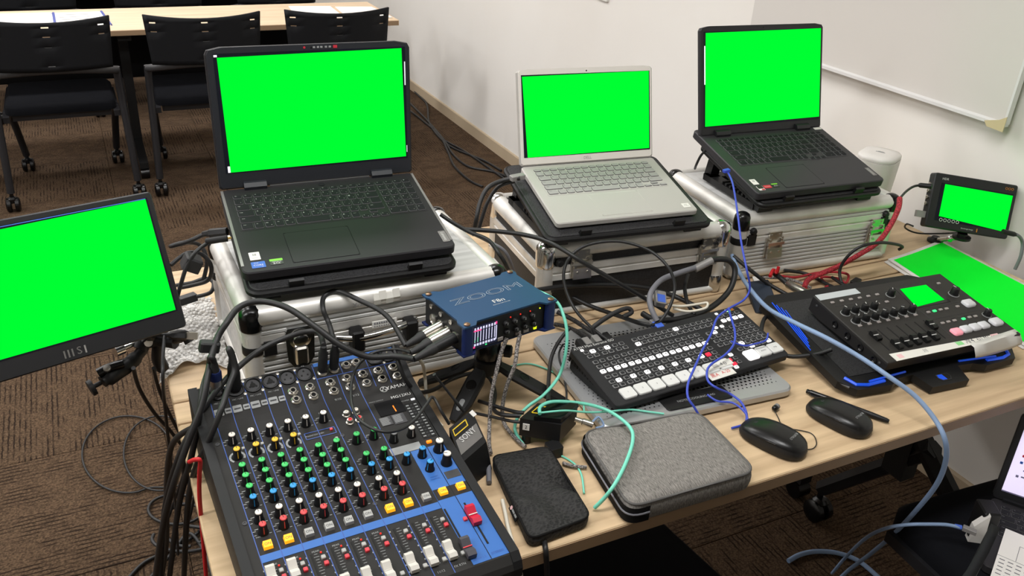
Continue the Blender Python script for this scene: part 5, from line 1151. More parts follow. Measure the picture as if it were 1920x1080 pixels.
    obj('belt_clip', MB().slab(0, 0, .024, .024, 0, .02, .003, .001, 2, M=Matrix.Translation(Vector((D_.x-.012, D_.y-.004, 0)))), 'black_plastic', t); obj('clip_foot', MB().slab(0, 0, .012, .012, 0, .02, .002, .001, 2, M=Matrix.Translation(Vector((A.x+.014, A.y, 0)))), 'black_plastic', t)
    # clip plug on the right of the receiver
    a = P(1082, 785, .762); t = thing('cable_plug', 'silver plug with clear tie beside the numbered receiver', 'plug', a); b = P(1122, 800, .755)-a
    obj('barrel', MB().stack((-.004, .0, 0), b, [(0, .0045), (.012, .0045), (.013, .006), (.030, .006), (.031, .003)], 12), 'nickel', t, 40); obj('tie', MB().tube([b*.7+Vector((0, 0, .004)), b*.9+Vector((.008, .008, .010)), b*1.2+Vector((.004, .004, .002)), b*.8+Vector((0, -.006, -.002))], .002, 6), 'cable_lan', t, 60)
    # white router
    t = thing('white_router', 'white rounded wireless router standing behind the right laptop', 'router', (1.878, 1.555, TZ), (0, 0, R(25)))
    def rq(s, z): return [(x, y, z) for x, y in MB().rr(2*s, 1.7*s, s*.62, 6)]
    obj('body', MB().rings([rq(.047, 0), (rq(.050, .01)), rq(.058, .168), rq(.0585, .170)]), 'white_plastic', t, 50)
    li = obj('lid', MB().rings([rq(.056, .171), rq(.0575, .174), rq(.0575, .180), rq(.054, .184), rq(.03, .186), rq(.004, .186)]), 'white_plastic', t, 50)
    obj('mark', MB().box(-.002, .002, -.012, .012, .1862, .1866).box(.004, .006, -.008, .008, .1862, .1866), 'print_grey', li)
    # printed sheets behind the AV mixer
    c = [P(1665, 487, .726), P(1765, 447, .726)]
    o = Vector((1.92, 1.34, 0)); BR, BL, FR, FL = [Vector(q)-o for q in ((1.9446, 1.3555, 0), (1.7057, 1.3116, 0), (1.915, .915, 0), (1.655, .895, 0))]
    for k, (dz, dx, dy, lb) in enumerate(((0, -.008, .002, 'lower white sheet peeking out under the green printed one'), (.003, 0, 0, 'large sheet printed green with white margin behind the AV mixer'))):
        t = thing('printed_sheet', lb, 'paper', (o.x+dx, o.y+dy, TZ+.001+dz), group='sheets beside the AV mixer')
        def grid(m_, z):
            mb = MB(); vs = []; nx, ny = 6, 10
            for jj in range(ny+1):
                for ii in range(nx+1):
                    a_, b_ = m_+(1-2*m_)*ii/nx, m_*.6+(1-1.2*m_)*jj/ny
                    q = BL.lerp(BR, a_).lerp(FL.lerp(FR, a_), b_); cl = max(0, 1-a_*2.4)*max(0, 1-b_*3); vs.append((q.x, q.y, z+.004*k*cl))
            return mb.add(vs, [(jj*(nx+1)+ii, (jj+1)*(nx+1)+ii, (jj+1)*(nx+1)+ii+1, jj*(nx+1)+ii+1) for jj in range(ny) for ii in range(nx)])
        s = obj('page', grid(0, .0012), 'paper', t, 60); so = s.modifiers.new('thickness', 'SOLIDIFY'); so.thickness = .0012
        if k: obj('printed_area', grid(.045, .0022), 'print_green', t)
    # bubble wrap
    q = [P(345, 556, TZ), P(400, 560, TZ), P(446, 690, TZ), P(372, 664, TZ), P(288, 705, TZ+.0), P(305, 640, TZ)]
    t = thing('bubble_wrap', 'crumpled clear bubble wrap on the table under the portable monitor', 'bubble wrap', (.09, 1.52, TZ))
    nx, ny = 26, 34; vs = []; poly = [(v.x-.09, v.y-1.52) for v in q]
    for j in range(ny+1):
        s = j/ny; y = -.135+.29*s
        xl = -.055+.045*s; xr = .070+.004*s
        yb = .035*max(0, 1-abs((0)/1))
        for i in range(nx+1):
            r_ = i/nx; x = xl+(xr-xl)*r_
            yy = y+(1-s)*.045*math.sin(math.pi*r_)**1.0
            z = .004+.012*abs(math.sin(x*70+y*31)*math.cos(y*47-x*20))+.010*math.sin(math.pi*r_)*math.sin(math.pi*s)
            if r_ < .12: z *= .6
            vs.append((x, yy, z))
    bo = obj('sheet', MB().add(vs, [(j*(nx+1)+i, j*(nx+1)+i+1, (j+1)*(nx+1)+i+1, (j+1)*(nx+1)+i) for j in range(ny) for i in range(nx)]), 'bubble', t, 80)
    so = bo.modifiers.new('thickness', 'SOLIDIFY'); so.thickness = .0012
    bb = MB().lathe([(.0042, 0), (.0036, .0018), (.0018, .0027), (0, .0028)], 6)
    bv, bf = bb.v, bb.f; acc = MB()
    for j in range(1, ny, 1):
        for i in range(1, nx, 2):
            k = j*(nx+1)+i+(j % 2); p = vs[min(k, len(vs)-1)]; acc.add(bv, bf, 0, Matrix.Translation((p[0], p[1], p[2]+.0006)))
    a = obj('bubble', acc, 'bubble', t, 60); a['kind'] = 'stuff'
# ---------------------------------------------------------------- right front: laptop on a chair
def build_right_corner():
    c = dup(bpy.data.objects['nesting_chair']); c['label'] = 'black chair at the right front holding the laptop'; c.location = (1.525, .60, 0); c.rotation_euler = (0, 0, R(-4)); c['group'] = 'black chairs at the near table'
    c = dup(bpy.data.objects['nesting_chair']); c['label'] = 'black chair pushed under the near table edge'; c.location = (.675, .790, 0); c.rotation_euler = (0, 0, R(7)); c['group'] = 'black chairs at the near table'
    hinge = (1.606, .645, .470)
    t = thing('laptop', 'open laptop with a pale lavender screen at the bottom right corner', 'laptop', hinge, (0, 0, R(-56)))
    w, d, h = .325, .22, .190
    base = obj('base', MB().slab(0, -d/2, w, d, -.018, 0, .010, .002, 3, chb=.003), 'lap_dark', t, 40)
    L = obj('lid', MB().slab(0, h/2, w, h, 0, .008, .008, .001, 3, M=Matrix.Translation((0, .008, 0)) @ VERT), 'bezel_black', t); L.rotation_euler = (-R(8), 0, 0)
    s = obj('screen', MB().box(-w/2+.012, w/2-.012, -.0008, .0004, .020, h-.008), 'screen_lavender', L)
    ik = MB()
    for k in range(8): ik.box(-w/2+.035, -w/2+.075-.01*(k % 3), -.0012, -.0008, .060+.014*k, .063+.014*k)
    ik.box(-w/2+.012, w/2-.012, -.0011, -.0008, .020, .0225); obj('screen_text', ik, 'screen_ink', s)
    di = MB(); di.box(-w/2+.026, -w/2+.031, -.0012, -.0008, .058, .063); obj('screen_icon', di, 'screen_ink', s)
    for k, m in enumerate(('sticker_blue', 'sticker_red', 'sticker_blue', 'led_green', 'sticker_blue')): obj('screen_icon', MB().box(-w/2+.025, -w/2+.030, -.0013, -.0008, .0885+.0145*k*(1), .0935+.0145*k), m, s)
    obj('hinge_cover', MB().box(-w/2+.02, w/2-.02, -.006, .006, -.002, .006), 'bezel_black', t)
    keyboard(base, -.145, .145, -.02, -.12, 'lap_key', 'print_grey', False, .0003)
    t = thing('printed_sheet', 'sheet with a table diagram on the lower right laptop keyboard', 'paper', (1.372, .54, .4735), (0, 0, R(-62)), 'sheets beside the AV mixer')
    del t['group']
    obj('page', MB().box(-.105, .105, -.148, .148, 0, .0008), 'paper', t)
    pr_ = MB()
    for x0, x1, y0, y1 in ((-.105, .1, .060, .0608), (-.075, -.074, .062, .11), (-.075, -.03, .1095, .1102), (-.0305, -.0298, .062, .11), (-.105, .1, -.012, -.0112)): pr_.box(x0, x1, y0, y1, .0008, .001)
    for r_ in range(5):
        for k in range(14): pr_.box(-.100+.014*k, -.091+.014*k, .050-.011*r_, .0525-.011*r_, .0008, .001)
    obj('print', pr_, 'paper_ink', t)
    a = P(1856, 948, .52); t = thing('power_brick', 'black adapter block beside the lower right laptop', 'adapter', (a.x, a.y, .452), (0, 0, R(-30)))
    obj('block', MB().slab(0, 0, .032, .045, 0, .066, .004, .003, 3), 'black_plastic', t, 40)
    a = P(1840, 975, .50); t = thing('lan_adapter', 'white network adapter with the grey plug, on the right front chair', 'adapter', (a.x, a.y, .452), (0, 0, R(-35)))
    obj('block', MB().add([(-.014, -.010, 0), (.014, -.010, 0), (.014, .008, 0), (-.014, .008, 0), (-.012, -.008, .036), (.010, -.008, .066), (.010, .006, .066), (-.012, .006, .036)], [(0, 3, 2, 1), (4, 5, 6, 7), (0, 1, 5, 4), (1, 2, 6, 5), (2, 3, 7, 6), (3, 0, 4, 7)]), 'white_plastic', t)
    obj('port', MB().box(-.0152, -.0138, -.006, .005, .010, .022), 'slot_black', t)
# ---------------------------------------------------------------- cables
def cable(label, pts, r, m, name='cable', group=None, n=8, sub=7, extra=None, cat='cable'):
    q = [Vector(p) if isinstance(p, Vector) else P(*p) for p in pts]
    o = q[0].copy()
    t = thing(name, label, cat, o, group=group)
    obj('cord', MB().tube([v-o for v in q], r, n, sub=sub), m, t, 70)
    return t, o, q
def build_cables():
    F = lambda x, y, z: F8M @ Vector((x, y, z))
    # three plugs into the recorder's left side, with their cords
    for k, (y, m) in enumerate(((.008, 'nickel'), (-.015, 'nickel'), (-.034, 'black_plastic'))):
        p0 = F(-.0885, y, .022); p1 = F(-.157-.004*k, y-.004, .008)
        pth = [[(725, 592, .90), (672, 562, .91), (632, 546, .915), (608, 556, .91), (606, 580, .90), (618, 610, .88)],
               [(742, 655, .862), (700, 662, .855), (668, 690, .850), (658, 735, .850), (668, 780, .85), (705, 806, .85), (742, 808, .845), (775, 790, .84), (800, 758, .845), (812, 745, .845), (828, 772, .83), (842, 795, .808)],
               [(740, 668, .862), (690, 669, .865), (640, 648, .885), (590, 612, .91), (540, 578, .93), (490, 565, .935), (450, 575, .93), (425, 605, .92), (405, 640, .90), (390, 700, .88), (380, 755, .85), (352, 830, .80), (322, 920, .72), (303, 1000, .60), (288, 1110, .40)]][k]
        tail = [] if k else [mixw(.2194, .431, .052)+Vector((0, -.016, 0))]
        lb = ('black microphone cable arching from the recorder down into the console', 'thin black cord looping over the console knobs to the recorder', 'thick black cable arching over the scuffed case to the recorder')[k]
        t, o, q = cable(lb, [p1]+pth+tail, (.0042, .0024, .0050)[k], 'cable_black', group='recorder cables')
        pl = xlr_plug(t, p0-o, p1-o, m)
        if k == 0: obj('jack_plug', MB().stack(mixw(.2194, .431, .004)-o, mixw(.2194, .431, .06)+Vector((0, -.018, 0))-o, [(0, .0030), (.002, .0075), (.040, .0075), (.044, .0055), (.056, .0045)], 14), 'black_rubber', t, 40)
        if k == 2:
            a = P(398, 648, .895)-o; obj('velcro_tie', MB().slab(0, 0, .030, .016, -.008, .008, .004, .002, 2, M=Matrix.Translation(a+Vector((-.004, 0, 0))) @ Matrix.Rotation(R(15), 4, 'Y')), 'black_rubber', t)
    # console jack and microphone plugs on the left
    a = mixw(.2005, .4305, .004); b = mixw(.2005, .4305, .060)+Vector((0, -.018, 0))
    t, o, q = cable('black cable from the console jack curving left to the floor bundle', [b, (600, 627, .885), (585, 621, .885), (545, 630, .88), (490, 655, .87), (440, 695, .86), (400, 740, .84), (362, 800, .80), (330, 870, .73), (308, 960, .6), (300, 1100, .4)], .0046, 'cable_black', group='cables hanging at the left table edge')
    obj('jack_plug', MB().stack(a-o, b-o, [(0, .0030), (.002, .0075), (.042, .0075), (.046, .0055), (.058, .0048)], 14), 'black_rubber', t, 40)
    for k, (u, e, ring, m, pth) in enumerate(((.039, .065, 'f8_navy', 'nickel', [(392, 690, .875), (380, 730, .86), (372, 790, .82), (358, 860, .75), (335, 950, .62), (318, 1080, .42)]), (.0657, .072, None, 'black_plastic', [(440, 690, .885), (430, 722, .87), (412, 775, .85), (388, 835, .80), (366, 880, .74), (352, 950, .62), (345, 1080, .4)]))):
        a = mixw(u, .4345, .002); b = mixw(u, .4345, e)+Vector((.0, -.014, 0))
        t, o, q = cable(('silver microphone plug with a dark blue ring in the first console socket', 'all-black microphone cable in the second console socket')[k], [b, b+Vector((-.004, -.002, .010))]+pth, .0048, 'cable_black', group='cables hanging at the left table edge')
        xlr_plug(t, a-o, b-o, m, ring)
    # hanging bundle, ties
    for k, (pth, r_) in enumerate((([(418, 770, .795), (375, 795, .78), (335, 818, .74), (318, 850, .66), (312, 920, .50), (312, 1020, .28), (300, 1100, .12)], .005), ([(404, 800, .79), (360, 805, .77), (345, 850, .70), (350, 900, .62), (385, 905, .62), (408, 880, .66), (402, 840, .74)], .0042), ([(312, 604, .835), (306, 660, .81), (306, 720, .77), (313, 800, .62), (322, 880, .42), (330, 960, .22), (334, 1040, .05)], .0030), ([(250, 690, .78), (262, 730, .70), (290, 775, .58), (325, 815, .46), (350, 860, .33), (330, 930, .16), (305, 1000, .03)], .0036), ([(288, 690, .75), (300, 735, .66), (330, 800, .50), (360, 850, .36), (366, 920, .2), (345, 1010, .03)], .0034))):
        cable(('thick black cable slung from the console side to the floor', 'black cable loop dangling at the console corner', 'thin cord running down from the portable monitor', 'cord hanging from the clamp arm towards the floor', 'second cord hanging behind the clamp to the floor')[k], pth, r_, 'cable_black', group='cables hanging at the left table edge')
    t, o, q = cable('red cord tied round the hanging black cables', [(355, 866, .84), (365, 862, .85), (375, 864, .85), (374, 890, .81), (374, 930, .76), (379, 990, .69), (388, 1100, .55)], .0030, 'red_cord', name='red_tie', cat='tie')
    # loops and tangle on the floor
    def loop(label, cx, cy, rx, ry, a0, a1, r_, z=.006, tail=()):
        pts = [(cx+rx*math.cos(R(a)), cy+ry*math.sin(R(a)), z) for a in [a0+(a1-a0)*i/14 for i in range(15)]]
        cable(label, pts+list(tail), r_, 'cable_black', group='cords lying on the carpet')
    loop('large thin cord loop lying on the carpet', 240, 852, 86, 72, -25, -300, .0028, tail=[(330, 912, .006), (380, 890, .006)])
    loop('second cord loop on the carpet next to the bundle', 300, 850, 68, 70, -60, -290, .0028, .009)
    loop('small coiled cord on the carpet below the bundle', 330, 955, 52, 28, 20, -330, .004, .008)
    loop('tight cord coil at the foot of the cable bundle', 350, 985, 45, 40, 60, -280, .0045, .014)
    loop('flat cord curve on the carpet near the bottom left', 345, 1010, 60, 24, 200, -80, .0045, .02)
    cable('black cord leading off along the carpet at the bottom left', [(240, 1085, .006), (270, 1055, .006), (320, 1030, .006), (370, 1000, .008), (400, 960, .008)], .0045, 'cable_black', group='cords lying on the carpet')
    cable('black cord crossing the coil at the bottom left', [(280, 1085, .010), (320, 1040, .012), (355, 1000, .016), (385, 1040, .010), (400, 1085, .006)], .0045, 'cable_black', group='cords lying on the carpet')
    for k, pth in enumerate(([(760, 140), (778, 172), (800, 195), (805, 230), (828, 262), (855, 280), (905, 300), (940, 320)], [(765, 190), (800, 225), (832, 262), (850, 290), (878, 312), (925, 322), (962, 336)], [(765, 205), (795, 228), (825, 255), (840, 285), (852, 312), (880, 338), (905, 350)], [(830, 262), (842, 268), (870, 283), (910, 310), (945, 335)])):
        cable(('cord nearest the wall running along the carpet', 'middle cord running along the wall carpet', 'outer cord of the wall bundle curving to the case', 'short cord crossing the wall bundle')[k], [(x, y, .007) for x, y in pth], .0065, 'cable_black', group='cords along the wall')
    # behind the portable monitor, left of the first case
    Z = .93
    for k, (pth, r_) in enumerate((([(418, 440, .955), (390, 437, .95), (355, 452, .94), (320, 462, .93), (345, 455, .90), (375, 460, .88), (388, 490, .85), (380, 530, .80)], .004), ([(395, 452, .955), (370, 470, .95), (352, 495, .93), (340, 530, .90), (328, 575, .86), (322, 600, .84)], .0036), ([(320, 497, .90), (350, 475, .91), (380, 478, .90), (396, 500, .88), (390, 525, .85), (360, 535, .83), (335, 540, .82)], .004), ([(370, 556, .79), (395, 548, .80), (400, 530, .81), (385, 522, .81), (360, 530, .80), (330, 535, .80)], .0038))):
        t, o, q = cable(('video cord leaving the left side of the dark laptop', 'audio cord plugged into the left side of the dark laptop', 'black cord loop behind the portable monitor', 'short cord bent behind the bubble wrap')[k], pth, r_, 'cable_black', group='cords between monitor and dark laptop')
        if k == 0: a = P(426, 434, .965)-o; b2 = P(386, 438, .958)-o; obj('plug', MB().stack(a, b2, [(0, .0075), (.032, .008), (.034, .006), (.045, .0045)], 6), 'black_plastic', t, 30)
        if k == 1:
            a = P(432, 446, .962)-o; b2 = P(384, 453, .957)-o; obj('plug', MB().stack(a, b2, [(0, .0018), (.004, .0018), (.005, .0058), (.040, .0058), (.042, .004)], 12), 'black_plastic', t, 30); obj('plug_tip', MB().stack(a, b2, [(-.006, .0020), (.004, .0022)], 8), 'gold', t)
            obj('ferrite', MB().slab(0, 0, .030, .034, -.012, .012, .005, .003, 2, M=Matrix.Translation(P(360, 492, .925)-o) @ Matrix.Rotation(R(30), 4, 'Y')), 'black_rubber', t)
        if k == 3: a = P(362, 556, .79)-o; obj('plug', MB().slab(0, 0, .034, .016, -.007, .007, .002, .001, 2, M=Matrix.Translation(P(352, 560, .785)-o) @ Matrix.Rotation(R(20), 4, 'Z')), 'bezel_black', t)
    a = P(300, 628, .825); t = thing('usb_plug', 'black cable end with a bare metal plug under the portable monitor', 'plug', a)
    b = P(372, 630, .825)-a; L = b.length; d = b.normalized()
    obj('grip', MB().stack((0, 0, 0), b, [(0, .003), (L*.25, .004), (L*.35, .0075), (L*.68, .008), (L*.70, .007)], 6), 'black_plastic', t, 30)
    obj('metal_shell', MB().slab(0, 0, .020, .012, -.0022, .0022, .0006, .0003, 1, M=frame(b-d*.011, d, Vector((0, .5, 1)))), 'nickel', t); obj('cord', MB().tube([(0, 0, 0), P(285, 628, .825)-a, P(268, 640, .81)-a], .003, 6), 'cable_black', t, 60)
    # between the dark laptop and the flight case
    cable('black power cord running from the dark laptop over the case edge', [(826, 402, .945), (845, 415, .935), (880, 435, .925), (915, 450, .915), (935, 475, .90), (950, 500, .87), (965, 535, .80)], .004, 'cable_black', group='cords between the cases')
    cable('grey cord curving down behind the blue recorder', [(880, 435, .905), (915, 452, .90), (945, 470, .885), (958, 495, .85), (966, 520, .80)], .0036, 'cable_grey', group='cords between the cases')
    t, o, q = cable('thick black cord plugged into the left side of the silver laptop', [(975, 334, .972), (945, 338, .965), (915, 352, .955), (900, 380, .93), (893, 412, .90), (888, 440, .86)], .0048, 'cable_black', group='cords between the cases')
    obj('plug', MB().slab(0, 0, .034, .014, -.005, .005, .002, .001, 2, M=frame(P(970, 332, .972)-o, P(990, 328, .972)-P(960, 334, .972), Vector((0, 1, .1)))), 'grey_plug', t)
    cable('second black cord beside the silver laptop plug', [(965, 340, .962), (935, 350, .95), (915, 378, .92), (905, 405, .89), (897, 432, .86)], .0040, 'cable_black', group='cords between the cases')
    cable('long black cable stretched over the flight case front', [(872, 430, .905), (935, 434, .903), (1000, 444, .900), (1045, 462, .902), (1090, 490, .885), (1150, 525, .84), (1210, 560, .79), (1262, 592, .755)], .0046, 'cable_black', group='cables around the flight case')
    cable('thin black cord standing in a big ring before the flight case', [(1150, 645, .775), (1110, 615, .785), (1078, 580, .80), (1060, 540, .83), (1058, 505, .86), (1075, 475, .885), (1110, 457, .90), (1165, 453, .905), (1218, 470, .895), (1252, 500, .875), (1265, 535, .845), (1258, 570, .815), (1240, 600, .79), (1222, 610, .785)], .0032, 'cable_black', group='cables around the flight case')
    cable('grey cable bent up behind the video switcher', [(1232, 602, .79), (1220, 575, .81), (1220, 550, .825), (1240, 525, .835), (1275, 511, .835), (1315, 498, .835)], .0056, 'cable_grey', group='cables around the flight case')
    t, o, q = cable('thick black cable curling past the flight case right corner', [(1305, 505, .83), (1335, 488, .845), (1365, 488, .84), (1378, 506, .82), (1370, 540, .79), (1345, 568, .77), (1310, 588, .765), (1262, 600, .77), (1225, 598, .775), (1205, 588, .775)], .0062, 'cable_black', group='cables around the flight case')
    a, b2 = P(1303, 504, .832)-o, P(1335, 488, .846)-o; obj('silver_sleeve', MB().stack(a, b2, [(0, .008), ((b2-a).length, .0075)], 12), 'grey_plug', t, 40)
    cable('black cable lying along the foot of the flight case', [(1000, 545, .80), (1060, 537, .79), (1130, 534, .78), (1200, 538, .77), (1255, 552, .75), (1300, 572, .74), (1330, 590, .73)], .0052, 'cable_black', group='cables around the flight case')
    cable('braided black cord running to the left of the video switcher', [(1045, 585, .75), (1075, 600, .745), (1110, 622, .755), (1145, 640, .765)], .0048, 'braid_black', group='cables around the flight case')
    cable('second braided cord below, left of the video switcher', [(1040, 608, .73), (1065, 614, .735), (1100, 630, .75), (1130, 650, .76)], .0042, 'braid_black', group='cables around the flight case')
    cable('flat black cord crossing above the switcher top left', [(1128, 640, .765), (1112, 618, .785), (1122, 606, .795), (1150, 588, .805), (1176, 578, .808), (1184, 586, .80), (1168, 594, .795)], .0046, 'black_rubber', group='cables around the flight case')
    cable('black cord dropping behind the switcher middle', [(1290, 515, .80), (1284, 540, .79), (1290, 570, .78), (1302, 590, .77)], .004, 'cable_black', group='cables around the flight case')
    cable('slack black cord under the flight case front', [(1030, 545, .78), (1060, 552, .76), (1110, 575, .745), (1165, 594, .750), (1200, 606, .765), (1232, 612, .772)], .0045, 'cable_black', group='cables around the flight case')
    cable('black cord between flight case and ribbed case', [(1375, 480, .80), (1405, 505, .78), (1445, 535, .75), (1500, 565, .735), (1530, 580, .73)], .0045, 'cable_black', group='cables before the ribbed case')
    cable('white cord tied beside the switcher rear edge', [(1252, 572, .795), (1280, 574, .79), (1310, 570, .79), (1326, 568, .79), (1322, 578, .79), (1290, 584, .785), (1262, 578, .785)], .0026, 'cable_white', group='cables around the flight case')
    a = P(1238, 560, .805); t = thing('video_adapter', 'silver and blue plug standing behind the switcher', 'plug', a, (R(20), R(10), R(-25))); obj('shell', MB().slab(0, 0, .022, .034, -.006, .006, .003, .001, 2), 'grey_plug', t); obj('blue_label', MB().box(-.008, .008, -.014, .006, .006, .0066), 'usb_blue', t)
    # front cords of the recorder
    cable('grey braided cord hanging from the recorder front, left', [F(-.005, -.06, .008), (940, 660, .85), (930, 700, .82), (921, 745, .78), (918, 790, .74), (917, 830, .727), (920, 850, .727)], .0034, 'braid_grey', group='braided cords of the recorder')
    cable('grey braided cord hanging from the recorder front, right', [F(.022, -.06, .008), (970, 650, .855), (965, 685, .83), (950, 725, .79), (942, 765, .75), (946, 795, .73), (965, 820, .726), (985, 838, .726)], .0034, 'braid_grey', group='braided cords of the recorder')
    t, o, q = cable('mint green cord from the recorder headphone socket', [F(.0925, .005, .045), (1040, 562, .905), (1056, 590, .89), (1063, 625, .865), (1060, 665, .83), (1048, 705, .79), (1020, 740, .775), (990, 762, .765), (970, 785, .745), (966, 808, .728), (982, 835, .726)], .0028, 'cable_mint', group='mint earphone cords')
    obj('plug', MB().stack(F(.088, .005, .045)-o, P(1040, 562, .905)-o, [(0, .002), (.004, .002), (.005, .0048), (.018, .0045), (.024, .003)], 10), 'cable_mint', t, 40)
    cable('mint green cord looping over the receiver and the grey pouch', [(1012, 776, .786), (1014, 762, .788), (1040, 753, .786), (1095, 757, .772), (1135, 768, .765), (1165, 786, .768), (1184, 806, .772), (1186, 830, .772), (1176, 862, .772), (1162, 892, .770), (1148, 915, .764), (1132, 935, .745), (1115, 952, .726)], .0030, 'cable_mint', group='mint earphone cords')
    cable('thin mint cord across the table behind the receiver', [(945, 690, .7225), (985, 682, .7225), (1015, 688, .7225), (1050, 705, .7225), (1080, 728, .7225), (1093, 755, .735), (1095, 772, .745)], .0016, 'cable_mint', group='mint earphone cords')
    cable('thin mint cord lying over the receiver towards the silver pad', [(1013, 774, .786), (1060, 770, .784), (1100, 773, .765), (1140, 772, .755), (1180, 768, .742), (1215, 772, .741), (1245, 776, .741)], .0018, 'cable_mint', group='mint earphone cords')
    cable('thin mint cord between the two pouches', [(1046, 851, .7225), (1075, 868, .7225), (1090, 890, .7225), (1095, 925, .7225)], .0016, 'cable_mint', group='mint earphone cords')
    cable('grey braided cord end showing between the pouches', [(1055, 868, .725), (1075, 874, .725), (1100, 876, .725)], .003, 'braid_grey', group='braided cords of the recorder')
    # around the tripod and receivers
    cable('black cord winding from the console round the tripod', [(738, 648, .862), (747, 680, .85), (762, 715, .82), (785, 735, .79), (815, 730, .76), (845, 712, .745), (885, 700, .735), (915, 706, .73), (928, 735, .73), (925, 765, .74), (940, 777, .765), (975, 780, .768)], .0036, 'cable_black', group='cords around the tripod')
    cable('thin cord plugged into the left of the numbered receiver', [(892, 775, .735), (925, 782, .75), (955, 789, .758), (978, 792, .76)], .0028, 'cable_black', group='cords around the tripod')
    cable('upper thin cord to the numbered receiver', [(898, 752, .735), (930, 762, .75), (965, 772, .765), (982, 774, .768)], .0034, 'cable_black', group='cords around the tripod')
    cable('black cord running down to the right of the tripod', [(1068, 615, .80), (1048, 640, .78), (1034, 670, .76), (1029, 710, .755), (1028, 752, .782)], .0036, 'cable_black', group='cords left of the switcher')
    cable('thin cord beside the switcher left edge', [(1056, 645, .76), (1048, 665, .745), (1056, 700, .735), (1062, 735, .735), (1061, 756, .76)], .0020, 'cable_black', group='cords left of the switcher')
    t, o, q = cable('white cord along the right side of the console', [(776, 664, .83), (792, 682, .80), (797, 710, .76), (800, 745, .74), (808, 775, .73), (830, 800, .724)], .0030, 'cable_white', group='white cord of the console')
    cable('white cord emerging at the console front right', [(942, 938, .724), (948, 965, .724), (953, 990, .724), (965, 1030, .724), (972, 1052, .724), (978, 1085, .66)], .0030, 'cable_white', group='white cord of the console')
    cable('grey cord at the receiver below the console', [(905, 835, .75), (912, 850, .74), (916, 875, .728), (917, 905, .726)], .0042, 'cable_grey', group='cords around the tripod')
    cable('black strap hanging below the mesh pouch', [(1019, 992, .7245), (1021, 1015, .7245), (1024, 1040, .715), (1026, 1090, .64)], .004, 'cable_black', group='cords around the tripod')
    # network cable
    cable('pale blue network cable sweeping over the AV mixer and off the table', [(1372, 478, .80), (1385, 508, .78), (1405, 540, .775), (1440, 578, .785), (1490, 605, .80), (1550, 634, .81), (1610, 668, .80), (1665, 705, .79), (1715, 742, .77), (1752, 785, .745), (1772, 825, .72), (1773, 865, .67), (1755, 910, .60), (1715, 960, .50), (1672, 1005, .38), (1630, 1040, .22), (1590, 1070, .10), (1560, 1100, .02)], .0046, 'cable_lan', name='network_cable')
    cable('network cable arc on the dark floor under the table', [(1478, 1052, .008), (1500, 1040, .008), (1530, 1034, .008), (1570, 1037, .008), (1610, 1052, .008), (1650, 1085, .008)], .0062, 'cable_lan', name='network_cable')
    t, o, q = cable('short network cable plugged into the white adapter', [(1560, 1075, .02), (1590, 1040, .15), (1625, 1008, .34), (1660, 991, .45), (1700, 984, .48), (1740, 983, .49), (1775, 984, .495), (1800, 989, .495)], .0036, 'cable_lan', name='network_cable')
    obj('plug', MB().slab(0, 0, .024, .011, -.004, .004, .001, .0005, 1, M=frame(P(1818, 994, .495)-o, P(1830, 999, .495)-P(1805, 989, .495), Vector((0, 1, 0)))), 'grey_plug', t); a = P(1790, 986, .495)-o; obj('blue_boot', MB().stack(a, P(1806, 990, .495)-o, [(0, .0042), (.012, .0045)], 8), 'usb_blue', t)
    # blue cords
    t, o, q = cable('thin blue cord hanging from the right laptop over the switcher', [(1364, 322, .963), (1374, 345, .955), (1383, 400, .93), (1390, 455, .895), (1400, 505, .86), (1406, 540, .82), (1395, 562, .80), (1368, 578, .80), (1345, 596, .80), (1334, 625, .795), (1318, 655, .79), (1302, 690, .785), (1290, 720, .778), (1290, 745, .77), (1302, 764, .757), (1316, 788, .735)], .0022, 'cable_blue', group='blue cords of the right laptop')
    obj('plug', MB().slab(0, 0, .016, .010, -.003, .003, .001, .0005, 1, M=frame(P(1362, 320, .966)-o, Vector((1, 0, .1)), Vector((0, 1, 0)))), 'cable_blue', t)
    cable('blue cord lying in a loop over the switcher buttons', [(1366, 578, .803), (1372, 600, .80), (1378, 622, .795), (1376, 645, .79), (1360, 665, .785), (1335, 682, .78), (1326, 695, .776), (1328, 715, .77), (1345, 728, .765), (1368, 738, .748), (1390, 755, .744), (1400, 778, .735), (1395, 795, .726), (1372, 803, .7245)], .0022, 'cable_blue', group='blue cords of the right laptop')
    cable('blue cord curling to the switcher right corner', [(1326, 740, .748), (1345, 752, .743), (1375, 756, .743), (1398, 775, .738), (1402, 795, .728)], .002, 'cable_blue', group='blue cords of the right laptop')
    cable('blue cord running along the switcher lower right buttons', [(1370, 640, .785), (1395, 648, .781), (1415, 645, .781), (1436, 638, .782), (1440, 625, .785)], .0018, 'cable_blue', group='blue cords of the right laptop')
    # red braid and monitor feeds
    t, o, q = cable('red braided cable bundle sagging from the field monitor across the ribbed case', [(1687, 372, .90), (1684, 392, .885), (1668, 425, .85), (1645, 455, .82), (1610, 478, .79), (1570, 500, .765), (1535, 515, .75), (1515, 525, .742), (1508, 540, .74)], .0062, 'braid_red', name='red_cable', group='red cables')
    obj('feed_cord', MB().tube([P(1687, 372, .90)-o, P(1700, 358, .90)-o, P(1715, 349, .90)-o, P(1734, 347, .905)-o], .003, 6), 'cable_black', t, 60); obj('feed_plug', MB().stack(P(1722, 347, .902)-o, P(1742, 349, .905)-o, [(0, .004), (.004, .006), (.03, .006)], 10), 'black_plastic', t, 40)
    cable('red cord coil before the ribbed case', [(1452, 515, .745), (1490, 520, .735), (1530, 512, .73), (1565, 510, .73), (1590, 515, .73), (1586, 530, .726), (1570, 522, .728), (1540, 520, .73), (1552, 535, .726), (1548, 538, .726)], .003, 'cable_red', name='red_cable', group='red cables')
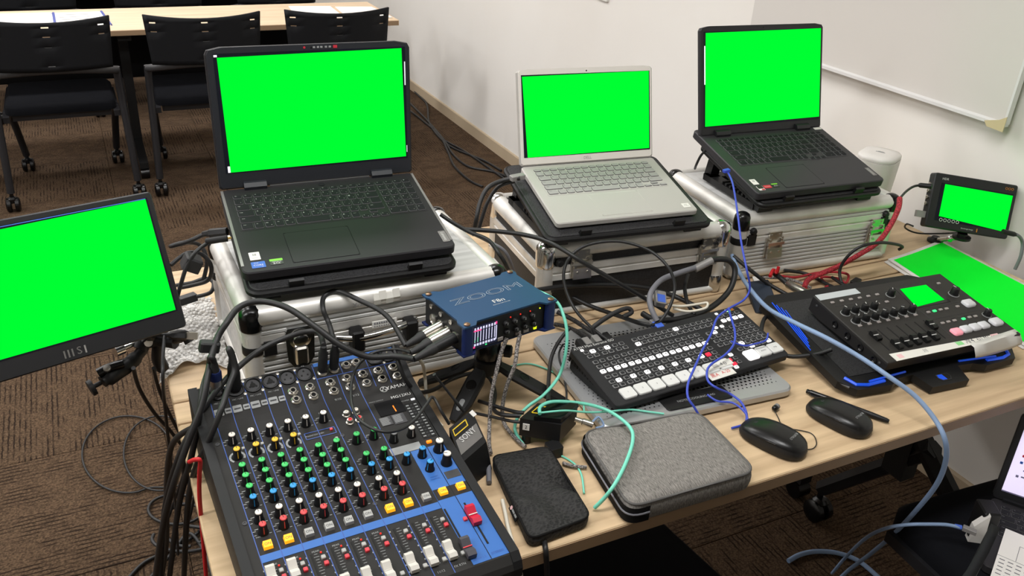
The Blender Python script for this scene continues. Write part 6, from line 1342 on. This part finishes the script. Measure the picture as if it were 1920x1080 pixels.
    t, o, q = cable('black cable with a red clip and metal plug before the ribbed case', [(1448, 510, .765), (1462, 520, .76), (1478, 534, .758)], .006, 'cable_black', name='plug_cable', group='cables before the ribbed case')
    a, b2 = P(1476, 532, .758)-o, P(1522, 556, .765)-o; obj('metal_plug', MB().stack(a, b2, [(0, .007), (.004, .009), ((b2-a).length*.6, .0095), ((b2-a).length, .0085)], 16), 'nickel', t, 40)
    obj('red_clip', MB().tube([P(1444, 518, .77)-o, P(1450, 506, .775)-o, P(1456, 512, .77)-o, P(1460, 500, .785)-o], .004, 6), 'red_cord', t, 60)
    cable('black cable lying along the foot of the ribbed case', [(1470, 507, .735), (1510, 513, .73), (1545, 530, .728), (1575, 545, .728)], .004, 'cable_black', group='cables before the ribbed case')
    cable('black cable looping up from the table to the ribbed case side', [(1590, 545, .73), (1578, 530, .74), (1575, 505, .765), (1590, 480, .80), (1615, 462, .825), (1650, 455, .83), (1680, 458, .82), (1692, 463, .81), (1685, 468, .80)], .0036, 'cable_black', group='cables before the ribbed case')
    cable('grey braided cord on the table by the AV mixer rear', [(1430, 520, .735), (1470, 522, .735), (1500, 530, .737), (1520, 540, .74)], .0036, 'braid_grey', group='cables before the ribbed case')
    cable('black cable between the switcher and the AV mixer', [(1425, 575, .74), (1455, 585, .735), (1480, 592, .735), (1505, 578, .74), (1525, 572, .75)], .006, 'cable_black', group='cables before the ribbed case')
    t, o, q = cable('black plug cable behind the AV mixer', [(1560, 520, .74), (1585, 535, .74), (1605, 530, .745), (1618, 540, .745)], .0038, 'cable_black', group='cables before the ribbed case')
    obj('plug', MB().slab(0, 0, .030, .016, -.007, .007, .003, .001, 2, M=Matrix.Translation(P(1604, 530, .745)-o) @ Matrix.Rotation(R(20), 4, 'Z')), 'black_plastic', t)
    cable('black cord curling round the switcher right end', [(1462, 596, .745), (1445, 590, .755), (1432, 600, .76), (1428, 625, .755), (1440, 650, .75), (1480, 668, .745), (1530, 664, .755), (1560, 655, .770)], .0042, 'cable_black', group='cables before the ribbed case')
    a = P(1432, 548, .745); t = thing('drive_enclosure', 'dark blue portable drive standing between switcher and AV mixer', 'drive', (a.x, a.y, TZ+.004), (R(12), R(-12), R(-28)))
    obj('body', MB().slab(0, 0, .050, .105, 0, .016, .004, .002, 3), mat('drive_navy', (36, 46, 60), .55), t, 40); obj('usb_lead', MB().box(-.006, .006, .052, .072, .004, .012), 'sticker_white', t)
    t, o, q = cable('grey lead from the field monitor right side', [(1888, 437, .825), (1908, 441, .82), (1917, 455, .80), (1914, 480, .77), (1903, 505, .735)], .0040, 'cable_grey', group='monitor leads')
    obj('plug', MB().stack(P(1880, 434, .828)-o, P(1908, 441, .82)-o, [(0, .006), (.03, .006), (.036, .004)], 10), 'black_plastic', t, 40)
    cable('black lead drooping under the field monitor', [(1712, 424, .80), (1700, 420, .79), (1698, 428, .76), (1720, 437, .74), (1760, 438, .735), (1800, 436, .735)], .0022, 'cable_black', group='monitor leads')
    cable('power cord hanging behind the right laptop', [(1325, 280, .965), (1314, 292, .945), (1306, 308, .92), (1303, 316, .90)], .0030, 'cable_black', group='monitor leads')
# ---------------------------------------------------------------- run
build_room(); build_background(); build_front_tables(); build_cases(); build_laptops(); build_mixer(); build_recorder(); build_switcher(); build_video_mixer(); build_monitors(); build_small(); build_right_corner(); build_cables()
